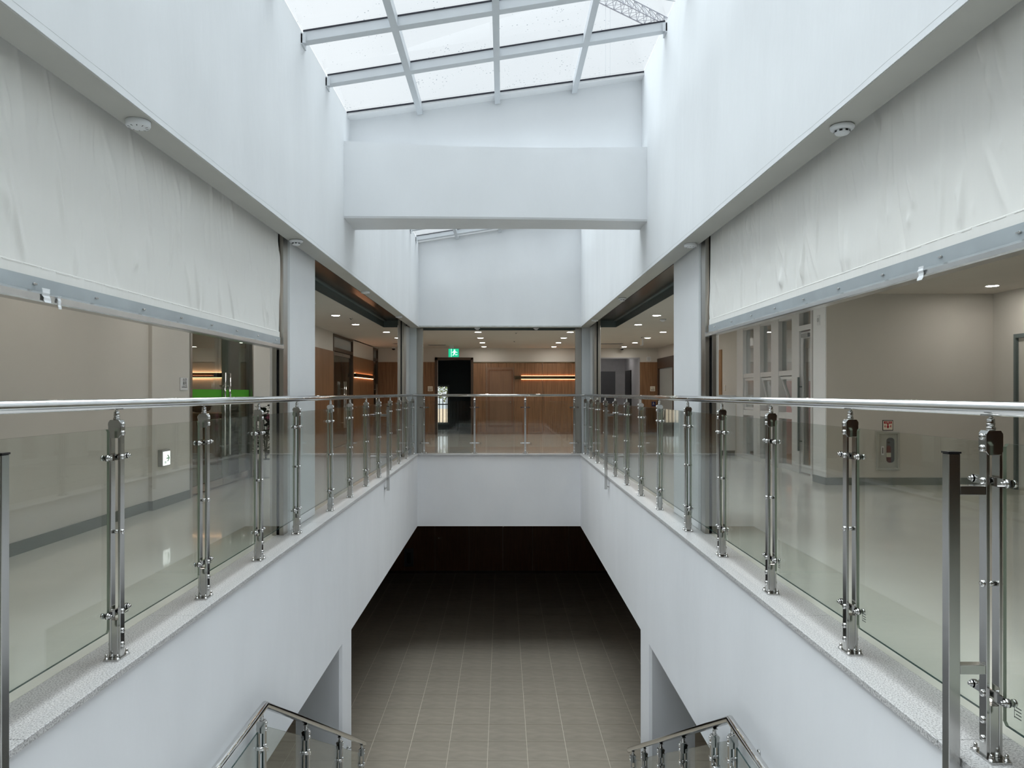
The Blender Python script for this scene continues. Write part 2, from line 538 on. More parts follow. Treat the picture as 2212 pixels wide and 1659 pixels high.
struct('trim_3', b, 'plaster_edge', 'rough plaster edge along the foot of the far well wall', 'trim')
# soffit skins (greyer paint)
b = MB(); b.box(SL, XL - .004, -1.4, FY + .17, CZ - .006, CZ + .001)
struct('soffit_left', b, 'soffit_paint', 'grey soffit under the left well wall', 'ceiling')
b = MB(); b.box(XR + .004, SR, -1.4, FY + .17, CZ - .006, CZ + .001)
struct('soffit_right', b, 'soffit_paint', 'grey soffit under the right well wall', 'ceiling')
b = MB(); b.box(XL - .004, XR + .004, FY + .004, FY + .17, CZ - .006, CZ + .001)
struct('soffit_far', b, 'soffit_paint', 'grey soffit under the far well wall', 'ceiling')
# cross beam, slightly bowed top, and the wall standing on it
b = MB(); n = 24; vs = []
for i in range(n + 1):
    t = i / n; x = XL + (XR - XL) * t
    y = 8.02 + .16 * t
    top = 3.985 - .035 * math.sin(PI * t) - .01 * t
    bot = 3.172 + .008 * math.sin(3 * t) 
    vs += [(x, y, bot), (x, y + .012, bot - .02), (x, 8.62 - .02 * math.sin(PI * t), bot - .02), (x, 8.62, top), (x, y, top)]
fs = []
for i in range(n):
    for j in range(5):
        a = i*5 + j; c = i*5 + (j+1) % 5
        fs.append((a, c, c+5, a+5))
fs += [(0,1,2,3,4), tuple(n*5 + k for k in (4,3,2,1,0))]
b.add(vs, fs)
struct('beam', b, 'plaster', 'thick white plaster beam crossing the light well', 'beam')
b = MB(); b.hexa([(XL,8.33,3.9),(XR,8.50,3.9),(XR,8.62,3.9),(XL,8.62,3.9),(XL,8.33,ZG(XL)-.045),(XR,8.50,ZG(XR)-.045),(XR,8.62,ZG(XR)-.045),(XL,8.62,ZG(XL)-.045)])
struct('wall_beam', b, 'plaster', 'white plaster wall standing on the cross beam under the skylight', 'wall')
# --- upper ceiling with the shutter recesses
ce = MB()
ce.box(-9, -2.46, -4, 26, CZ, 2.9); ce.box(2.34, 9, -4, 26, CZ, 2.9)
ce.box(-2.46, 2.34, 16.03, 26, CZ, 2.9); ce.box(-2.46, 2.34, -4, -1.57, CZ, 2.9)
ce.box(-2.46, -1.79, 15.27, 16.03, CZ, 2.9); ce.box(1.64, 2.34, 15.27, 16.03, CZ, 2.9)
ce.box(-2.46, SL, 6.73, 7.64, 2.74, 2.9); ce.box(SR, 2.34, 6.8, 7.8, 2.74, 2.9)
struct('ceiling', ce, 'ceiling_paint', 'flat beige ceiling of the upper gallery', 'ceiling')
rc = MB()
for (x0, x1, y0, y1) in ((-2.46, SL, -1.57, 6.73), (-2.46, SL, 7.64, 15.27), (SR, 2.34, -1.57, 6.8), (SR, 2.34, 7.8, 15.27), (-1.79, 1.64, 15.33, 16.03)):
    rc.box(x0, x1, y0, y1, 2.745, 2.9)
struct('ceiling_recess', rc, 'steel_dark', 'dark steel lining of the shutter recesses', 'ceiling')
# grey faces and dark slots of the recesses
tr = MB(); tr.box(-2.462, -2.452, 7.64, 15.27, CZ, 2.745); tr.box(-2.46, -1.97, 15.255, 15.272, CZ, 2.745); tr.box(-2.46, -2.40, 7.64, 15.26, 2.725, 2.745)
struct('trim_4', tr, 'grey_trim', 'grey edging of the left shutter recess', 'trim')
tr = MB(); tr.box(2.332, 2.342, 7.8, 15.27, CZ, 2.745); tr.box(1.86, 2.34, 15.255, 15.272, CZ, 2.745); tr.box(2.28, 2.34, 7.8, 15.26, 2.725, 2.745)
struct('trim_5', tr, 'grey_trim', 'grey edging of the right shutter recess', 'trim')
tr = MB(); tr.box(-1.79, 1.64, 16.022, 16.032, CZ, 2.745)
struct('trim_6', tr, 'grey_trim', 'grey edging of the far shutter recess', 'trim')
# --- pillars of the opening
def pillar(name, x0, x1, y0, y1, label, z0=0, z1=2.745, m='white_paint'):
    return struct(name, MB().box(x0, x1, y0, y1, z0, z1), m, label, 'pillar', bevel=.006)
pillar('pillar', -2.12, -1.935, 6.73, 7.64, 'white pillar between the two openings on the left')
pillar('pillar', 1.80, 1.985, 6.80, 7.80, 'white pillar between the two openings on the right')
pillar('pillar', -2.10, -1.935, 14.78, 15.40, 'light grey corner pillar left of the far opening', m='column_grey', z1=CZ)
pillar('pillar', 1.80, 1.965, 14.85, 15.40, 'light grey corner pillar right of the far opening', m='column_grey', z1=CZ)
b = MB(); b.box(-1.935, -1.79, 15.36, 15.50, 0, CZ); struct('trim_7', b, 'column_grey', 'light grey return beside the left corner pillar', 'trim')
b = MB(); b.box(1.64, 1.80, 15.36, 15.50, 0, CZ); struct('trim_8', b, 'column_grey', 'light grey return beside the right corner pillar', 'trim')
b = MB(); b.box(-1.985, -1.937, 6.67, 6.735, 0, 2.745); struct('trim_9', b, 'column_grey', 'grey edge strip on the left pillar', 'trim')
b = MB(); b.box(1.802, 1.86, 6.74, 6.805, 0, 2.745); struct('trim_10', b, 'column_grey', 'grey edge strip on the right pillar', 'trim')

# --- skylights
def pane_mesh(w, d):
    return None
def skylight(name, label, y_near, y_far, purl, xs, yl, yr_):
    root = thing(name, label, 'skylight', (0, (y_near + y_far) / 2, 4.3), kind='structure')
    edges = [y_near] + purl + [y_far]
    cols = [XL] + xs + [XR]
    for i in range(len(edges) - 1):
        for j in range(4):
            x0, x1, y0, y1 = cols[j], cols[j+1], edges[i], edges[i+1]
            q = MB()
            q.add([(x0,y0,ZG(x0)),(x1,y0,ZG(x1)),(x1,y1,ZG(x1)),(x0,y1,ZG(x0))], [(0,1,2,3)])
            q.build('pane', 'sky_glass', root)
    ye_ = y_far
    for x in xs:
        q = MB()
        y_far = yl + (yr_ - yl) * (x - XL) / (XR - XL) + .13
        q.hexa([(x-.03,y_near,ZG(x-.03)-.095),(x+.03,y_near,ZG(x+.03)-.095),(x+.03,y_far,ZG(x+.03)-.095),(x-.03,y_far,ZG(x-.03)-.095),
                (x-.03,y_near,ZG(x-.03)-.004),(x+.03,y_near,ZG(x+.03)-.004),(x+.03,y_far,ZG(x+.03)-.004),(x-.03,y_far,ZG(x-.03)-.004)])
        q.build('mullion', 'skylight_frame', root)
    y_far = ye_
    for y in purl:
        for j in range(4):
            xa, xb = cols[j] + (.03 if j else .012), cols[j+1] - (.03 if j < 3 else .012)
            q = MB()
            q.hexa([(xa,y,ZG(xa)-.094),(xb,y,ZG(xb)-.094),(xb,y+.085,ZG(xb)-.094),(xa,y+.085,ZG(xa)-.094),
                    (xa,y,ZG(xa)-.004),(xb,y,ZG(xb)-.004),(xb,y+.085,ZG(xb)-.004),(xa,y+.085,ZG(xa)-.004)])
            o = q.build('purlin', 'skylight_frame', root)
            q = MB()
            q.hexa([(xa,y-.006,ZG(xa)-.014),(xb,y-.006,ZG(xb)-.014),(xb,y+.002,ZG(xb)-.014),(xa,y+.002,ZG(xa)-.014),
                    (xa,y-.006,ZG(xa)-.001),(xb,y-.006,ZG(xb)-.001),(xb,y+.002,ZG(xb)-.001),(xa,y+.002,ZG(xa)-.001)])
            q.build('gasket', 'gasket', o)
        for x, sg in ((XL, 1), (XR, -1)):
            q = MB(); q.box(x, x + sg*.012, y - .03, y + .10, ZG(x) - .13, ZG(x) - .03); q.box(x, x + sg*.04, y - .03, y - .02, ZG(x) - .12, ZG(x) - .04)
            q.build('bracket', 'skylight_frame', root)
    # edge strip at the far end
    q = MB()
    def ring(a0, a1, b0, b1, lo, hi):
        return [(XL,a0,ZG(XL)-lo),(XR,a1,ZG(XR)-lo),(XR,b1,ZG(XR)-lo),(XL,b0,ZG(XL)-lo),(XL,a0,ZG(XL)-hi),(XR,a1,ZG(XR)-hi),(XR,b1,ZG(XR)-hi),(XL,b0,ZG(XL)-hi)]
    q.hexa(ring(yl, yr_, y_far, y_far, .045, .004))
    e = q.build('edge_strip', 'white_paint', root)
    q = MB(); q.hexa(ring(yl - .008, yr_ - .008, yl + .001, yr_ + .001, .018, .002))
    q.build('gasket', 'gasket', e)
    return root
MX = [-.93, -.06, .816]
skylight('window_1', 'sloping glazed skylight with white bars and raindrops over the near half of the well', -1.4, 8.55, [-.7 + .88 * k for k in range(10)], MX, 8.17, 8.36)
skylight('window_2', 'sloping glazed skylight over the far half of the well behind the beam', 8.62, FY, [9.35 + .88 * k for k in range(7)], MX, FY - .1, FY - .1)

# --- lower storey
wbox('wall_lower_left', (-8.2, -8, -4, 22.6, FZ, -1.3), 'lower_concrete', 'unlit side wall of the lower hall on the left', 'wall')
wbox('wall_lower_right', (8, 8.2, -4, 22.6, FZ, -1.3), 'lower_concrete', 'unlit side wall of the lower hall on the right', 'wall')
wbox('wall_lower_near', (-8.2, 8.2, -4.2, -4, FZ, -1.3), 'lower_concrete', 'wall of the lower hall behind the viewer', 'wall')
gf = thing('floor_lower', 'grey-brown square floor tiles with pale joints in the lower hall', 'floor', (0, 16, FZ), kind='structure')
MB().box(-8.2, 8.2, -4.2, 22.6, FZ - .1, FZ - .004).build('grout_bed', 'grout', gf)
tm = MB(); tm.box(-.2965, .2965, -.2965, .2965, -.012, 0)
tile_me = tm.mesh('tile', 'tile')
for i in range(13):
    for j in range(20):
        x = -.2276 + .3 + .6 * (i - 6); y = 10.98 - .3 + .6 * j
        if y > 22.3: continue
        o = bpy.data.objects.new('tile', tile_me); C.objects.link(o); o.parent = gf
        o.location = (x - gf.location.x, y - gf.location.y, random.uniform(-.0004, .0004))
rest = MB()
for i in range(27):
    for j in range(-25, 20):
        if 7 <= i < 20 and j >= 0: continue
        x = -.2276 + .3 + .6 * (i - 13); y = 10.98 - .3 + .6 * j
        if y > 22.3: continue
        rest.box(x - .2965, x + .2965, y - .2965, y + .2965, FZ - .012, FZ)
o = rest.build('outer_tiles', 'tile', gf); o['kind'] = 'stuff'
# lower back wall of wood with doors
lw = thing('wall_lower_far', 'dark wood panelled wall at the back of the lower hall', 'wall', (0, BY, FZ), kind='structure')
MB().box(-8, 8, BY + .03, BY + .2, FZ, -1.3).build('backing', 'lower_concrete', lw)
xx = [-8, -6.6, -5.2, -3.78, -2.98, -2.05, -1.02, .0, .9, 2.0, 3.1, 4.2, 5.4, 6.7, 8]
for i in range(len(xx) - 1):
    MB().box(xx[i] + .004, xx[i+1] - .004, BY, BY + .03, FZ + .07, -1.5).build('panel', 'wood_low', lw)
MB().box(-8, 8, BY - .012, BY + .03, FZ, FZ + .07).build('skirting', 'brown_frame', lw)
d = MB(); d.box(-2.03, -1.03, BY - .012, BY, FZ + .08, -1.52); dd = d.build('door_leaf', 'wood_low', lw)
h = MB(); h.tube((-1.93, BY - .01, -3.13), (-1.93, BY - .05, -3.13), .02); h.tube((-1.93, BY - .05, -3.13), (-1.83, BY - .05, -3.13), .009); h.build('lever', 'steel', dd)
for (x0, x1, z0, z1) in ((-.52, -.50, -3.55, -1.7), (.10, .12, -3.55, -1.7), (-.52, .12, -3.57, -3.55)):
    MB().box(x0, x1, BY - .01, BY, z0, z1).build('panel_moulding', 'wood_low', lw)
h = MB(); h.tube((.02, BY, -2.78), (.02, BY - .04, -2.78), .018); h.build('door_knob', 'steel', lw)
tv = thing('notice_board', 'long black board high on the lower back wall', 'board', (1.5, BY, -2.3))
MB().box(.62, 2.9, BY - .03, BY, -2.42, -1.55).build('panel', 'black_plastic', tv)
MB().box(.60, 2.92, BY - .034, BY - .03, -2.44, -2.42).build('rim', 'black_gap', tv)
# lower columns (chamfered) carrying the spandrels
def column(x0, x1, y0, y1, label, ch_x):
    cc = .03
    if ch_x > 0: pts = [(x0,y0),(x1-cc,y0),(x1,y0+cc),(x1,y1),(x0,y1)]
    else: pts = [(x0+cc,y0),(x1,y0),(x1,y1),(x0,y1),(x0,y0+cc)]
    b = MB().prism(pts, 'z', FZ, LZ + .0)
    struct('column', b, 'plaster_low', label, 'column')
column(-2.25, -1.75, 8.05, 8.56, 'square white column below the left spandrel', 1)
column(1.594, 2.09, 8.05, 8.56, 'square white column below the right spandrel', -1)
# stairs down from the viewer
st = thing('stairs', 'stair flights going down under the viewer into the lower hall', 'stairs', (0, 4.5, FZ), kind='structure')
y, z = .3, 0.0
for k in range(11):
    z -= 2.0 / 12
    MB().box(-1.75, 1.594, y, y + .30, z - .25, z).build('step', 'granite', st); y += .3
MB().box(-1.75, 1.594, y, 5.1, -2.25, -2.0).build('landing', 'granite', st)
y, z = 5.1, -2.0
for k in range(12):
    z -= 2.2 / 13
    MB().box(-1.75, 1.594, y, y + .30, max(FZ, z - .25), z).build('step', 'granite', st); y += .3

# --- upper room walls
def multi(name, boxes, m, label, cat='wall'):
    b = MB()
    for q in boxes: b.box(*q)
    return struct(name, b, m, label, cat)
multi('wall_corridor_left', [(-3.95, WL, -4, 7.9, 0, CZ), (-3.95, WL + .04, 7.9, 8.85, 0, CZ), (-3.95, WL + .04, 11.08, 12.6, 0, CZ),
      (-3.95, WL + .04, 8.85, 11.08, 2.46, CZ), (-3.95, WL, 12.6, 16.5, 2.18, CZ), (-3.95, WL, 18.67, 21.6, 2.18, CZ), (-3.95, WL - .02, 12.6, 16.5, 0, 2.18), (-3.95, WL - .02, 18.67, 21.6, 0, 2.18), (-3.95, WL, 16.5, 22.4, 2.58, CZ)],
      'room_paint', 'plain grey-white corridor wall on the left')
multi('wall_back', [(-3.95, -1.974, BY, BY + .15, 2.18, CZ), (-1.974, -.966, BY, BY + .15, 2.285, CZ), (-.966, 2.93, BY, BY + .15, 2.18, CZ),
      (2.93, 4.13, BY, BY + .15, 2.31, CZ), (4.13, 5.0, BY, BY + .15, 2.18, CZ),
      (-3.95, -1.974, BY + .02, BY + .15, 0, 2.18), (-.966, 2.93, BY + .02, BY + .15, 0, 2.18), (4.13, 5.0, BY + .02, BY + .15, 0, 2.18)],
      'room_paint', 'pale wall band above the wood panelling at the back')
multi('wall_corridor_right', [(WR, 4.85, 14.72, 20.3, 0, CZ), (WR, 4.85, 10.9, 14.72, 2.52, CZ), (WR, 4.85, 20.3, 22.4, 2.28, CZ), (WR, 4.85, 10.2, 11.12, 0, CZ)],
      'room_paint', 'pale corridor wall on the right')
multi('wall_right_return', [(4.41, WR, 10.12, 10.52, 0, CZ)], 'white_paint', 'white wall end beside the glazed door on the right')
multi('wall_right_room', [(4.415, 6.8, 10.1, 10.22, 0, CZ)], 'room_paint', 'wide beige wall with the fire extinguisher cabinet')
multi('wall_right_side', [(6.685, 6.8, 9.66, 10.1, 0, CZ), (6.685, 6.8, -4, 8.5, 0, CZ), (6.685, 6.8, 8.5, 9.66, 2.02, CZ)], 'room_paint', 'beige side wall of the room on the right')
multi('wall_outer', [(-8.2, -8, -4, 26, 0, CZ), (8.6, 8.8, -4, 26, 0, CZ), (4.85, 8.6, 16, 16.15, 0, CZ), (-8, -3.95, 14.5, 14.62, 0, CZ), (-8.2, -3.1, 25.8, 26, 0, CZ), (4.2, 8.8, 25.8, 26, 0, CZ)], 'room_paint', 'outer walls of the upper storey')
multi('wall_near_room', [(-8.2, 8.8, -4.2, -4, 0, CZ)], 'wood_low', 'dark wood wall behind the viewer')
multi('wall_side_room', [(8.45, 8.6, 10.22, 16, 0, CZ), (4.86, 8.45, 15.9, 16, 0, CZ), (6.9, 8.45, 10.22, 10.3, 0, CZ)], 'white_paint', 'white walls inside the room behind the glazed partition')
# the stairwell and lobby recesses behind the back wall
multi('wall_stairwell', [(-3.2, -3.1, BY + .15, 25.4, 0, CZ), (-.45, -.35, BY + .15, 25.4, 0, CZ), (-3.2, -2.75, 25.3, 25.45, 0, CZ), (-1.83, -.35, 25.3, 25.45, 0, CZ),
      (-2.75, -1.83, 25.3, 25.45, 1.52, CZ), (-2.75, -1.83, 25.3, 25.45, 0, .18)], 'teal_dark', 'dark blue-green walls of the stairwell')
multi('wall_lobby', [(2.8, 2.93, BY + .15, 25.2, 0, CZ), (4.13, 4.26, BY + .15, 25.2, 0, CZ), (2.8, 4.26, 25.05, 25.2, 0, CZ)], 'recess_grey', 'dark grey walls of the small lobby at the back')
wg = thing('window_3', 'low stairwell window with bars showing shrubs outside', 'window', (-2.3, 25.3, .2), kind='structure')
q = MB(); q.box(-2.75, -1.83, 25.27, 25.33, 1.46, 1.52); q.box(-1.89, -1.83, 25.27, 25.33, .18, 1.46); q.box(-2.75, -2.70, 25.27, 25.33, .18, 1.46); q.box(-2.70, -1.89, 25.27, 25.33, .18, .24); q.build('frame', 'grey_trim', wg)
MB().box(-2.70, -1.89, 25.36, 25.366, .24, 1.46).build('pane', 'clear_glass', wg)
for k in range(7):
    x = -2.62 + k * .115
    MB().box(x - .012, x + .012, 25.28, 25.30, .19, 1.12).build('bar', 'black_plastic', wg)
MB().box(-2.75, -1.85, 25.278, 25.302, .84, .875).build('bar', 'black_plastic', wg)
gw = thing('wall_groove_panel', 'dark grooved lower panel of the stairwell wall', 'panel', (-1.3, 25.28, 0), kind='structure')
for k in range(12):
    MB().box(-1.80 + k*.112, -1.80 + k*.112 + .10, 25.275, 25.30, .1, 1.08).build('board', 'teal_dark', gw)
MB().box(-1.83, -.45, 25.27, 25.30, 0, .09).build('plinth', 'black_plastic', gw)

# baseboards
multi('baseboard_left', [(WL, WL + .012, -4, 7.9, 0, .1), (WL + .04, WL + .052, 7.9, 8.85, 0, .1), (WL, WL + .052, 7.888, 7.9, 0, .1), (WL + .04, WL + .052, 11.08, 12.6, 0, .1)], 'baseboard_grey', 'grey baseboard along the left corridor wall', 'baseboard')
multi('baseboard_right', [(4.398, 4.41, 10.09, 10.52, 0, .1), (4.398, 6.685, 10.088, 10.1, 0, .1), (6.673, 6.685, 9.70, 10.1, 0, .1), (6.673, 6.685, -4, 8.46, 0, .1)], 'baseboard_grey', 'dark grey baseboard along the beige wall on the right', 'baseboard')

# --- wood panelling
pw = thing('wall_panelling_left', 'oak veneer panelling on the left corridor wall', 'panelling', (WL, 18, 0), kind='structure')
for (y0, y1) in ((12.6, 13.55), (13.55, 14.5), (14.5, 15.5), (15.5, 16.5), (18.67, 19.65), (19.65, 20.62), (20.62, 21.6)):
    MB().box(WL - .02, WL + .012, y0 + .003, y1 - .003, 0, 2.18).build('panel', 'wood', pw)
pb = thing('wall_panelling_back', 'dark oak veneer panelling across the back wall', 'panelling', (0, BY, 0), kind='structure')
for (x0, x1) in ((-3.78, -2.88), (-2.88, -2.05), (-.89, -.50), (.34, 1.2), (1.2, 2.06), (2.06, 2.93), (4.13, 4.7)):
    MB().box(x0 + .003, x1 - .003, BY - .012, BY + .02, .06, 2.18).build('panel', 'wood', pb)
MB().box(-.497, .337, BY - .012, BY + .02, 2.02, 2.18).build('panel', 'wood', pb)
MB().box(-3.78, -2.05, BY - .016, BY + .02, 0, .06).build('skirting', 'wood_plain', pb)
MB().box(-.89, 2.93, BY - .016, BY + .02, 0, .06).build('skirting', 'wood_plain', pb)
MB().box(-.90, 2.93, BY - .03, BY - .012, 2.155, 2.185).build('cap_strip', 'bronze', pb)
dl = MB().box(-.497, .337, BY - .02, BY + .02, .06, 2.02).build('door_leaf', 'wood_plain', pb)
for (x0, x1, z0, z1) in ((-.43, -.40, .24, 1.95), (.27, .30, .24, 1.95), (-.43, .30, 1.92, 1.95), (-.43, .30, .24, .27)):
    MB().box(x0, x1, BY - .036, BY - .02, z0, z1).build('moulding', 'wood_low', dl)
q = MB(); q.lathe((.23, BY - .02, .98), (0, -1, 0), [(.012, 0), (.012, .03), (.026, .035), (.026, .06), (.012, .07)], 14); q.build('knob', 'steel', dl)
# stairwell doorway and lobby frames
def door_frame(name, label, x0, x1, zt, y, m, w=.08):
    b = MB(); b.box(x0, x0 + w, y - .03, y + .16, 0, zt); b.box(x1 - w, x1, y - .03, y + .16, 0, zt); b.box(x0, x1, y - .03, y + .16, zt - w, zt)
    struct(name, b, m, label, 'door frame')
door_frame('door_1', 'dark brown frame of the stairwell doorway in the back wall', -2.05, -.89, 2.32, BY, 'brown_frame', .075)
door_frame('door_2', 'grey frame of the lobby opening at the back right', 2.93, 4.14, 2.32, BY, 'recess_grey', .03)
# lobby doors
lb = thing('door_3', 'dark grey steel door inside the small lobby', 'door', (3.5, 25.0, 0), kind='structure')
MB().box(3.0, 3.80, 25.0, 25.05, 0, 1.97).build('leaf', 'door_grey', lb)
q = MB(); q.box(3.80, 3.86, 24.98, 25.05, 0, 2.03); q.box(2.94, 3.86, 24.98, 25.05, 1.97, 2.03); q.build('frame', 'recess_grey', lb)
lb = thing('door_4', 'black door on the side wall of the lobby', 'door', (4.1, 24.3, 0), kind='structure')
MB().box(4.09, 4.13, 23.75, 24.75, 0, 1.98).build('leaf', 'black_plastic', lb)

# --- glazed double doors on the left wall
def glass_doors(name, label, x, y0, y1, zt, zband, frame, leafm, extra_transom=None):
    r = thing(name, label, 'door', (x, (y0 + y1) / 2, 0), kind='structure')
    ym = (y0 + y1) / 2
    f = MB(); f.box(x - .10, x + .012, y0, y0 + .05, 0, zt); f.box(x - .10, x + .012, y1 - .05, y1, 0, zt); f.box(x - .10, x + .012, y0 + .05, y1 - .05, zt - .05, zt)
    f.build('frame', frame, r)
    if extra_transom:
        MB().box(x - .09, x + .008, y0 + .05, y1 - .05, extra_transom, extra_transom + .08).build('transom_bar', frame, r)
        MB().box(x - .045, x - .035, y0 + .05, y1 - .05, extra_transom + .08, zt - .05).build('transom_pane', 'frosted_glass', r)
        zt = extra_transom + .05
    for s_, (a, c) in enumerate(((y0 + .055, ym - .004), (ym + .004, y1 - .055))):
        l = MB().box(x - .046, x - .034, a, c, .02, zt - .06).build('leaf', leafm, r)
        MB().box(x - .055, x - .025, a, c, .02, .11).build('bottom_rail', 'steel', l)
        MB().box(x - .055, x - .025, a, c, zt - .14, zt - .06).build('top_rail', 'steel', l)
        q = MB(); yh = (ym - .09) if s_ == 0 else (ym + .09)
        for zz in (.55, 1.35): q.tube((x - .034, yh, zz), (x + .035, yh, zz), .008)
        q.tube((x + .035, yh, .42), (x + .035, yh, 1.52), .015); q.build('pull_handle', 'steel_polished', l)
        if zband: MB().box(x - .033, x - .031, a + .02, c - .02, zband[0], zband[1]).build('film_band', 'green_film', l)
    return r
glass_doors('door_5', 'steel framed double glass door with a lime green band on the left', WL + .04, 8.85, 11.08, 2.46, (1.17, 1.30), 'steel_brushed', 'door_glass')
glass_doors('door_6', 'brown framed double glass door with transom in the oak panelling', WL, 16.5, 18.67, 2.58, None, 'brown_frame', 'door_glass', 2.2)
glass_doors('door_7', 'brown framed glass door in the far left corner', WL, 21.6, 22.38, 2.58, None, 'brown_frame', 'door_glass', 2.2)
b = MB(); b.box(-4.4, -4.3, 11.6, 12.6, 0, CZ); struct('wall_left_room', b, 'white_paint', 'white pier inside the room behind the left glass door', 'wall')
# right corridor wall end door near the back
r = thing('door_8', 'brown framed grey glass door at the far right end', 'door', (WR, 21.3, 0), kind='structure')
q = MB(); q.box(WR - .03, WR + .1, 20.3, 20.4, 0, 2.28); q.box(WR - .03, WR + .1, 22.28, 22.4, 0, 2.28); q.box(WR - .03, WR + .1, 20.4, 22.28, 1.98, 2.28); q.build('frame', 'brown_frame', r)
MB().box(WR + .02, WR + .03, 20.4, 22.28, 0, 1.98).build('leaf', 'frosted_glass', r)
b = MB(); b.box(4.9, 8.6, 16.15, 22.4, 0, .001); b.box(5.6, 5.7, 16.15, 22.4, 0, CZ); struct('wall_right_back', b, 'recess_grey', 'dark room behind the far right door', 'wall')

# --- glazed screen wall and door on the right
wn_ = thing('window_4', 'white framed glazed partition with tilted sashes on the right', 'window', (WR, 12.9, 0), kind='structure')
posts = [(14.72, 14.34), (13.74, 13.40), (12.84, 12.50), (11.92, 11.66)]
for (a, c) in posts:
    MB().box(WR - .05, WR + .09, c, a, 0, 2.52).build('mullion', 'frame_white', wn_, bevel=.004)
for (z0, z1) in ((0, .07), (.83, .93), (1.54, 1.62), (2.46, 2.52)):
    for i in range(3):
        MB().box(WR - .04, WR + .08, posts[i+1][0], posts[i][1], z0, z1).build('transom', 'frame_white', wn_)
for i in range(3):
    a, c = posts[i+1][0], posts[i][1]
    MB().box(WR + .02, WR + .028, a, c, .07, .83).build('pane', 'window_glass', wn_)
    MB().box(WR + .02, WR + .028, a, c, 1.62, 2.46).build('pane', 'window_glass', wn_)
    # top-hung sash tilted outwards on two of them
    ang = (.0, .22, .34)[i]
    sx, sz = WR + .0, 1.53
    def P(d, out):  # along the sash, d down from the hinge
        return (sx + math.sin(ang) * d + math.cos(ang) * out, sz - math.cos(ang) * d + math.sin(ang) * out)
    q = MB(); w = .045; L = .59
    for (d0, d1, ya, yb) in ((0, w, a, c), (L - w, L, a, c), (w, L - w, a, a + w), (w, L - w, c - w, c)):
        p = [P(d0, -.02), P(d1, -.02), P(d1, .02), P(d0, .02)]
        q.prism(p, 'y', ya + .004, yb - .004)
    sh = q.build('sash', 'frame_white', wn_)
    q = MB(); p = [P(w, -.003), P(L - w, -.003), P(L - w, .003), P(w, .003)]; q.prism(p, 'y', a + w, c - w); q.build('pane', 'window_glass', sh)
dr = thing('door_9', 'white framed glass door with a dark pull bar on the right', 'door', (WR, 11.4, 0), kind='structure')
q = MB(); q.box(WR - .06, WR + .09, 11.60, 11.66, 0, 2.52); q.box(WR - .06, WR + .09, 11.12, 11.17, 0, 2.52); q.box(WR - .06, WR + .09, 11.17, 11.6, 2.22, 2.30); q.build('frame', 'frame_white', dr)
MB().box(WR + .01, WR + .018, 11.17, 11.6, 2.30, 2.5).build('transom_pane', 'window_glass', dr)
q = MB(); q.box(WR - .03, WR + .02, 11.53, 11.595, .02, 2.2); q.box(WR - .03, WR + .02, 11.175, 11.215, .02, 2.2); q.box(WR - .03, WR + .02, 11.215, 11.53, .02, .14); q.box(WR - .03, WR + .02, 11.215, 11.53, 2.1, 2.2)
lf = q.build('leaf_frame', 'frame_white', dr)
MB().box(WR - .008, WR, 11.215, 11.53, .14, 2.1).build('pane', 'window_glass', lf)
q = MB()
for zz in (.5, 1.35): q.tube((WR - .03, 11.56, zz), (WR - .08, 11.56, zz), .008)
q.box(WR - .095, WR - .075, 11.54, 11.58, .35, 1.5); q.build('pull_bar', 'grey_trim', lf)
q = MB(); q.box(WR - .07, WR - .03, 11.25, 11.5, 2.11, 2.17); q.build('door_closer', 'grey_plastic', lf)
# door in the right side wall
ds = thing('door_10', 'grey door in the side wall of the right room', 'door', (6.685, 9.1, 0), kind='structure')
q = MB(); q.box(6.66, 6.75, 9.62, 9.66, 0, 2.02); q.box(6.66, 6.75, 8.5, 8.54, 0, 2.02); q.box(6.66, 6.75, 8.54, 9.62, 1.97, 2.02); q.build('frame', 'grey_trim', ds)
lf = MB().box(6.70, 6.74, 8.54, 9.62, 0, 1.97).build('leaf', 'room_paint', ds)
q = MB(); q.lathe((6.70, 9.52, 1.0), (-1, 0, 0), [(.03, 0), (.03, .006), (.012, .01), (.012, .04), (.026, .045), (.026, .065)], 14); q.build('knob', 'steel', lf)
MB().box(6.695, 6.70, 8.6, 9.5, .35, .62).build('vent_grille', 'grey_trim', lf)
# room behind the glazed partition
b = MB(); b.box(4.85, 8.6, 10.22, 16, .0005, .002); struct('floor_side_room', b, 'wood_floor', 'brown wood floor of the room behind the glazed partition', 'floor')

# ================================================================== THINGS
# --- granite ledges made of slabs
def ledge(name, label, axis, lo, hi, a0, a1, joints):
    r = thing(name, label, 'ledge', ((lo + hi) / 2, (a0 + a1) / 2, -.03) if axis == 'y' else ((a0 + a1) / 2, (lo + hi) / 2, -.03), kind='structure')
    e = [a0] + joints + [a1]
    for i in range(len(e) - 1):
        q = MB()
        if axis == 'y': q.box(lo, hi, e[i] + .0012, e[i+1] - .0012, -.03, 0)
        else: q.box(e[i] + .0012, e[i+1] - .0012, lo, hi, -.03, 0)
        q.build('slab', 'granite', r, bevel=.002)
js = [2.69 + 1.5 * k for k in range(-1, 9)]
ledge('ledge', 'speckled grey granite ledge under the left railing', 'y', -2.0, GL, .3, FY, js)
ledge('ledge', 'speckled grey granite ledge under the right railing', 'y', GR, 1.85, .3, FY, js)
ledge('ledge', 'speckled grey granite ledge under the far railing', 'x', FY, 15.43, -2.0, 1.85, [-.6, .5])

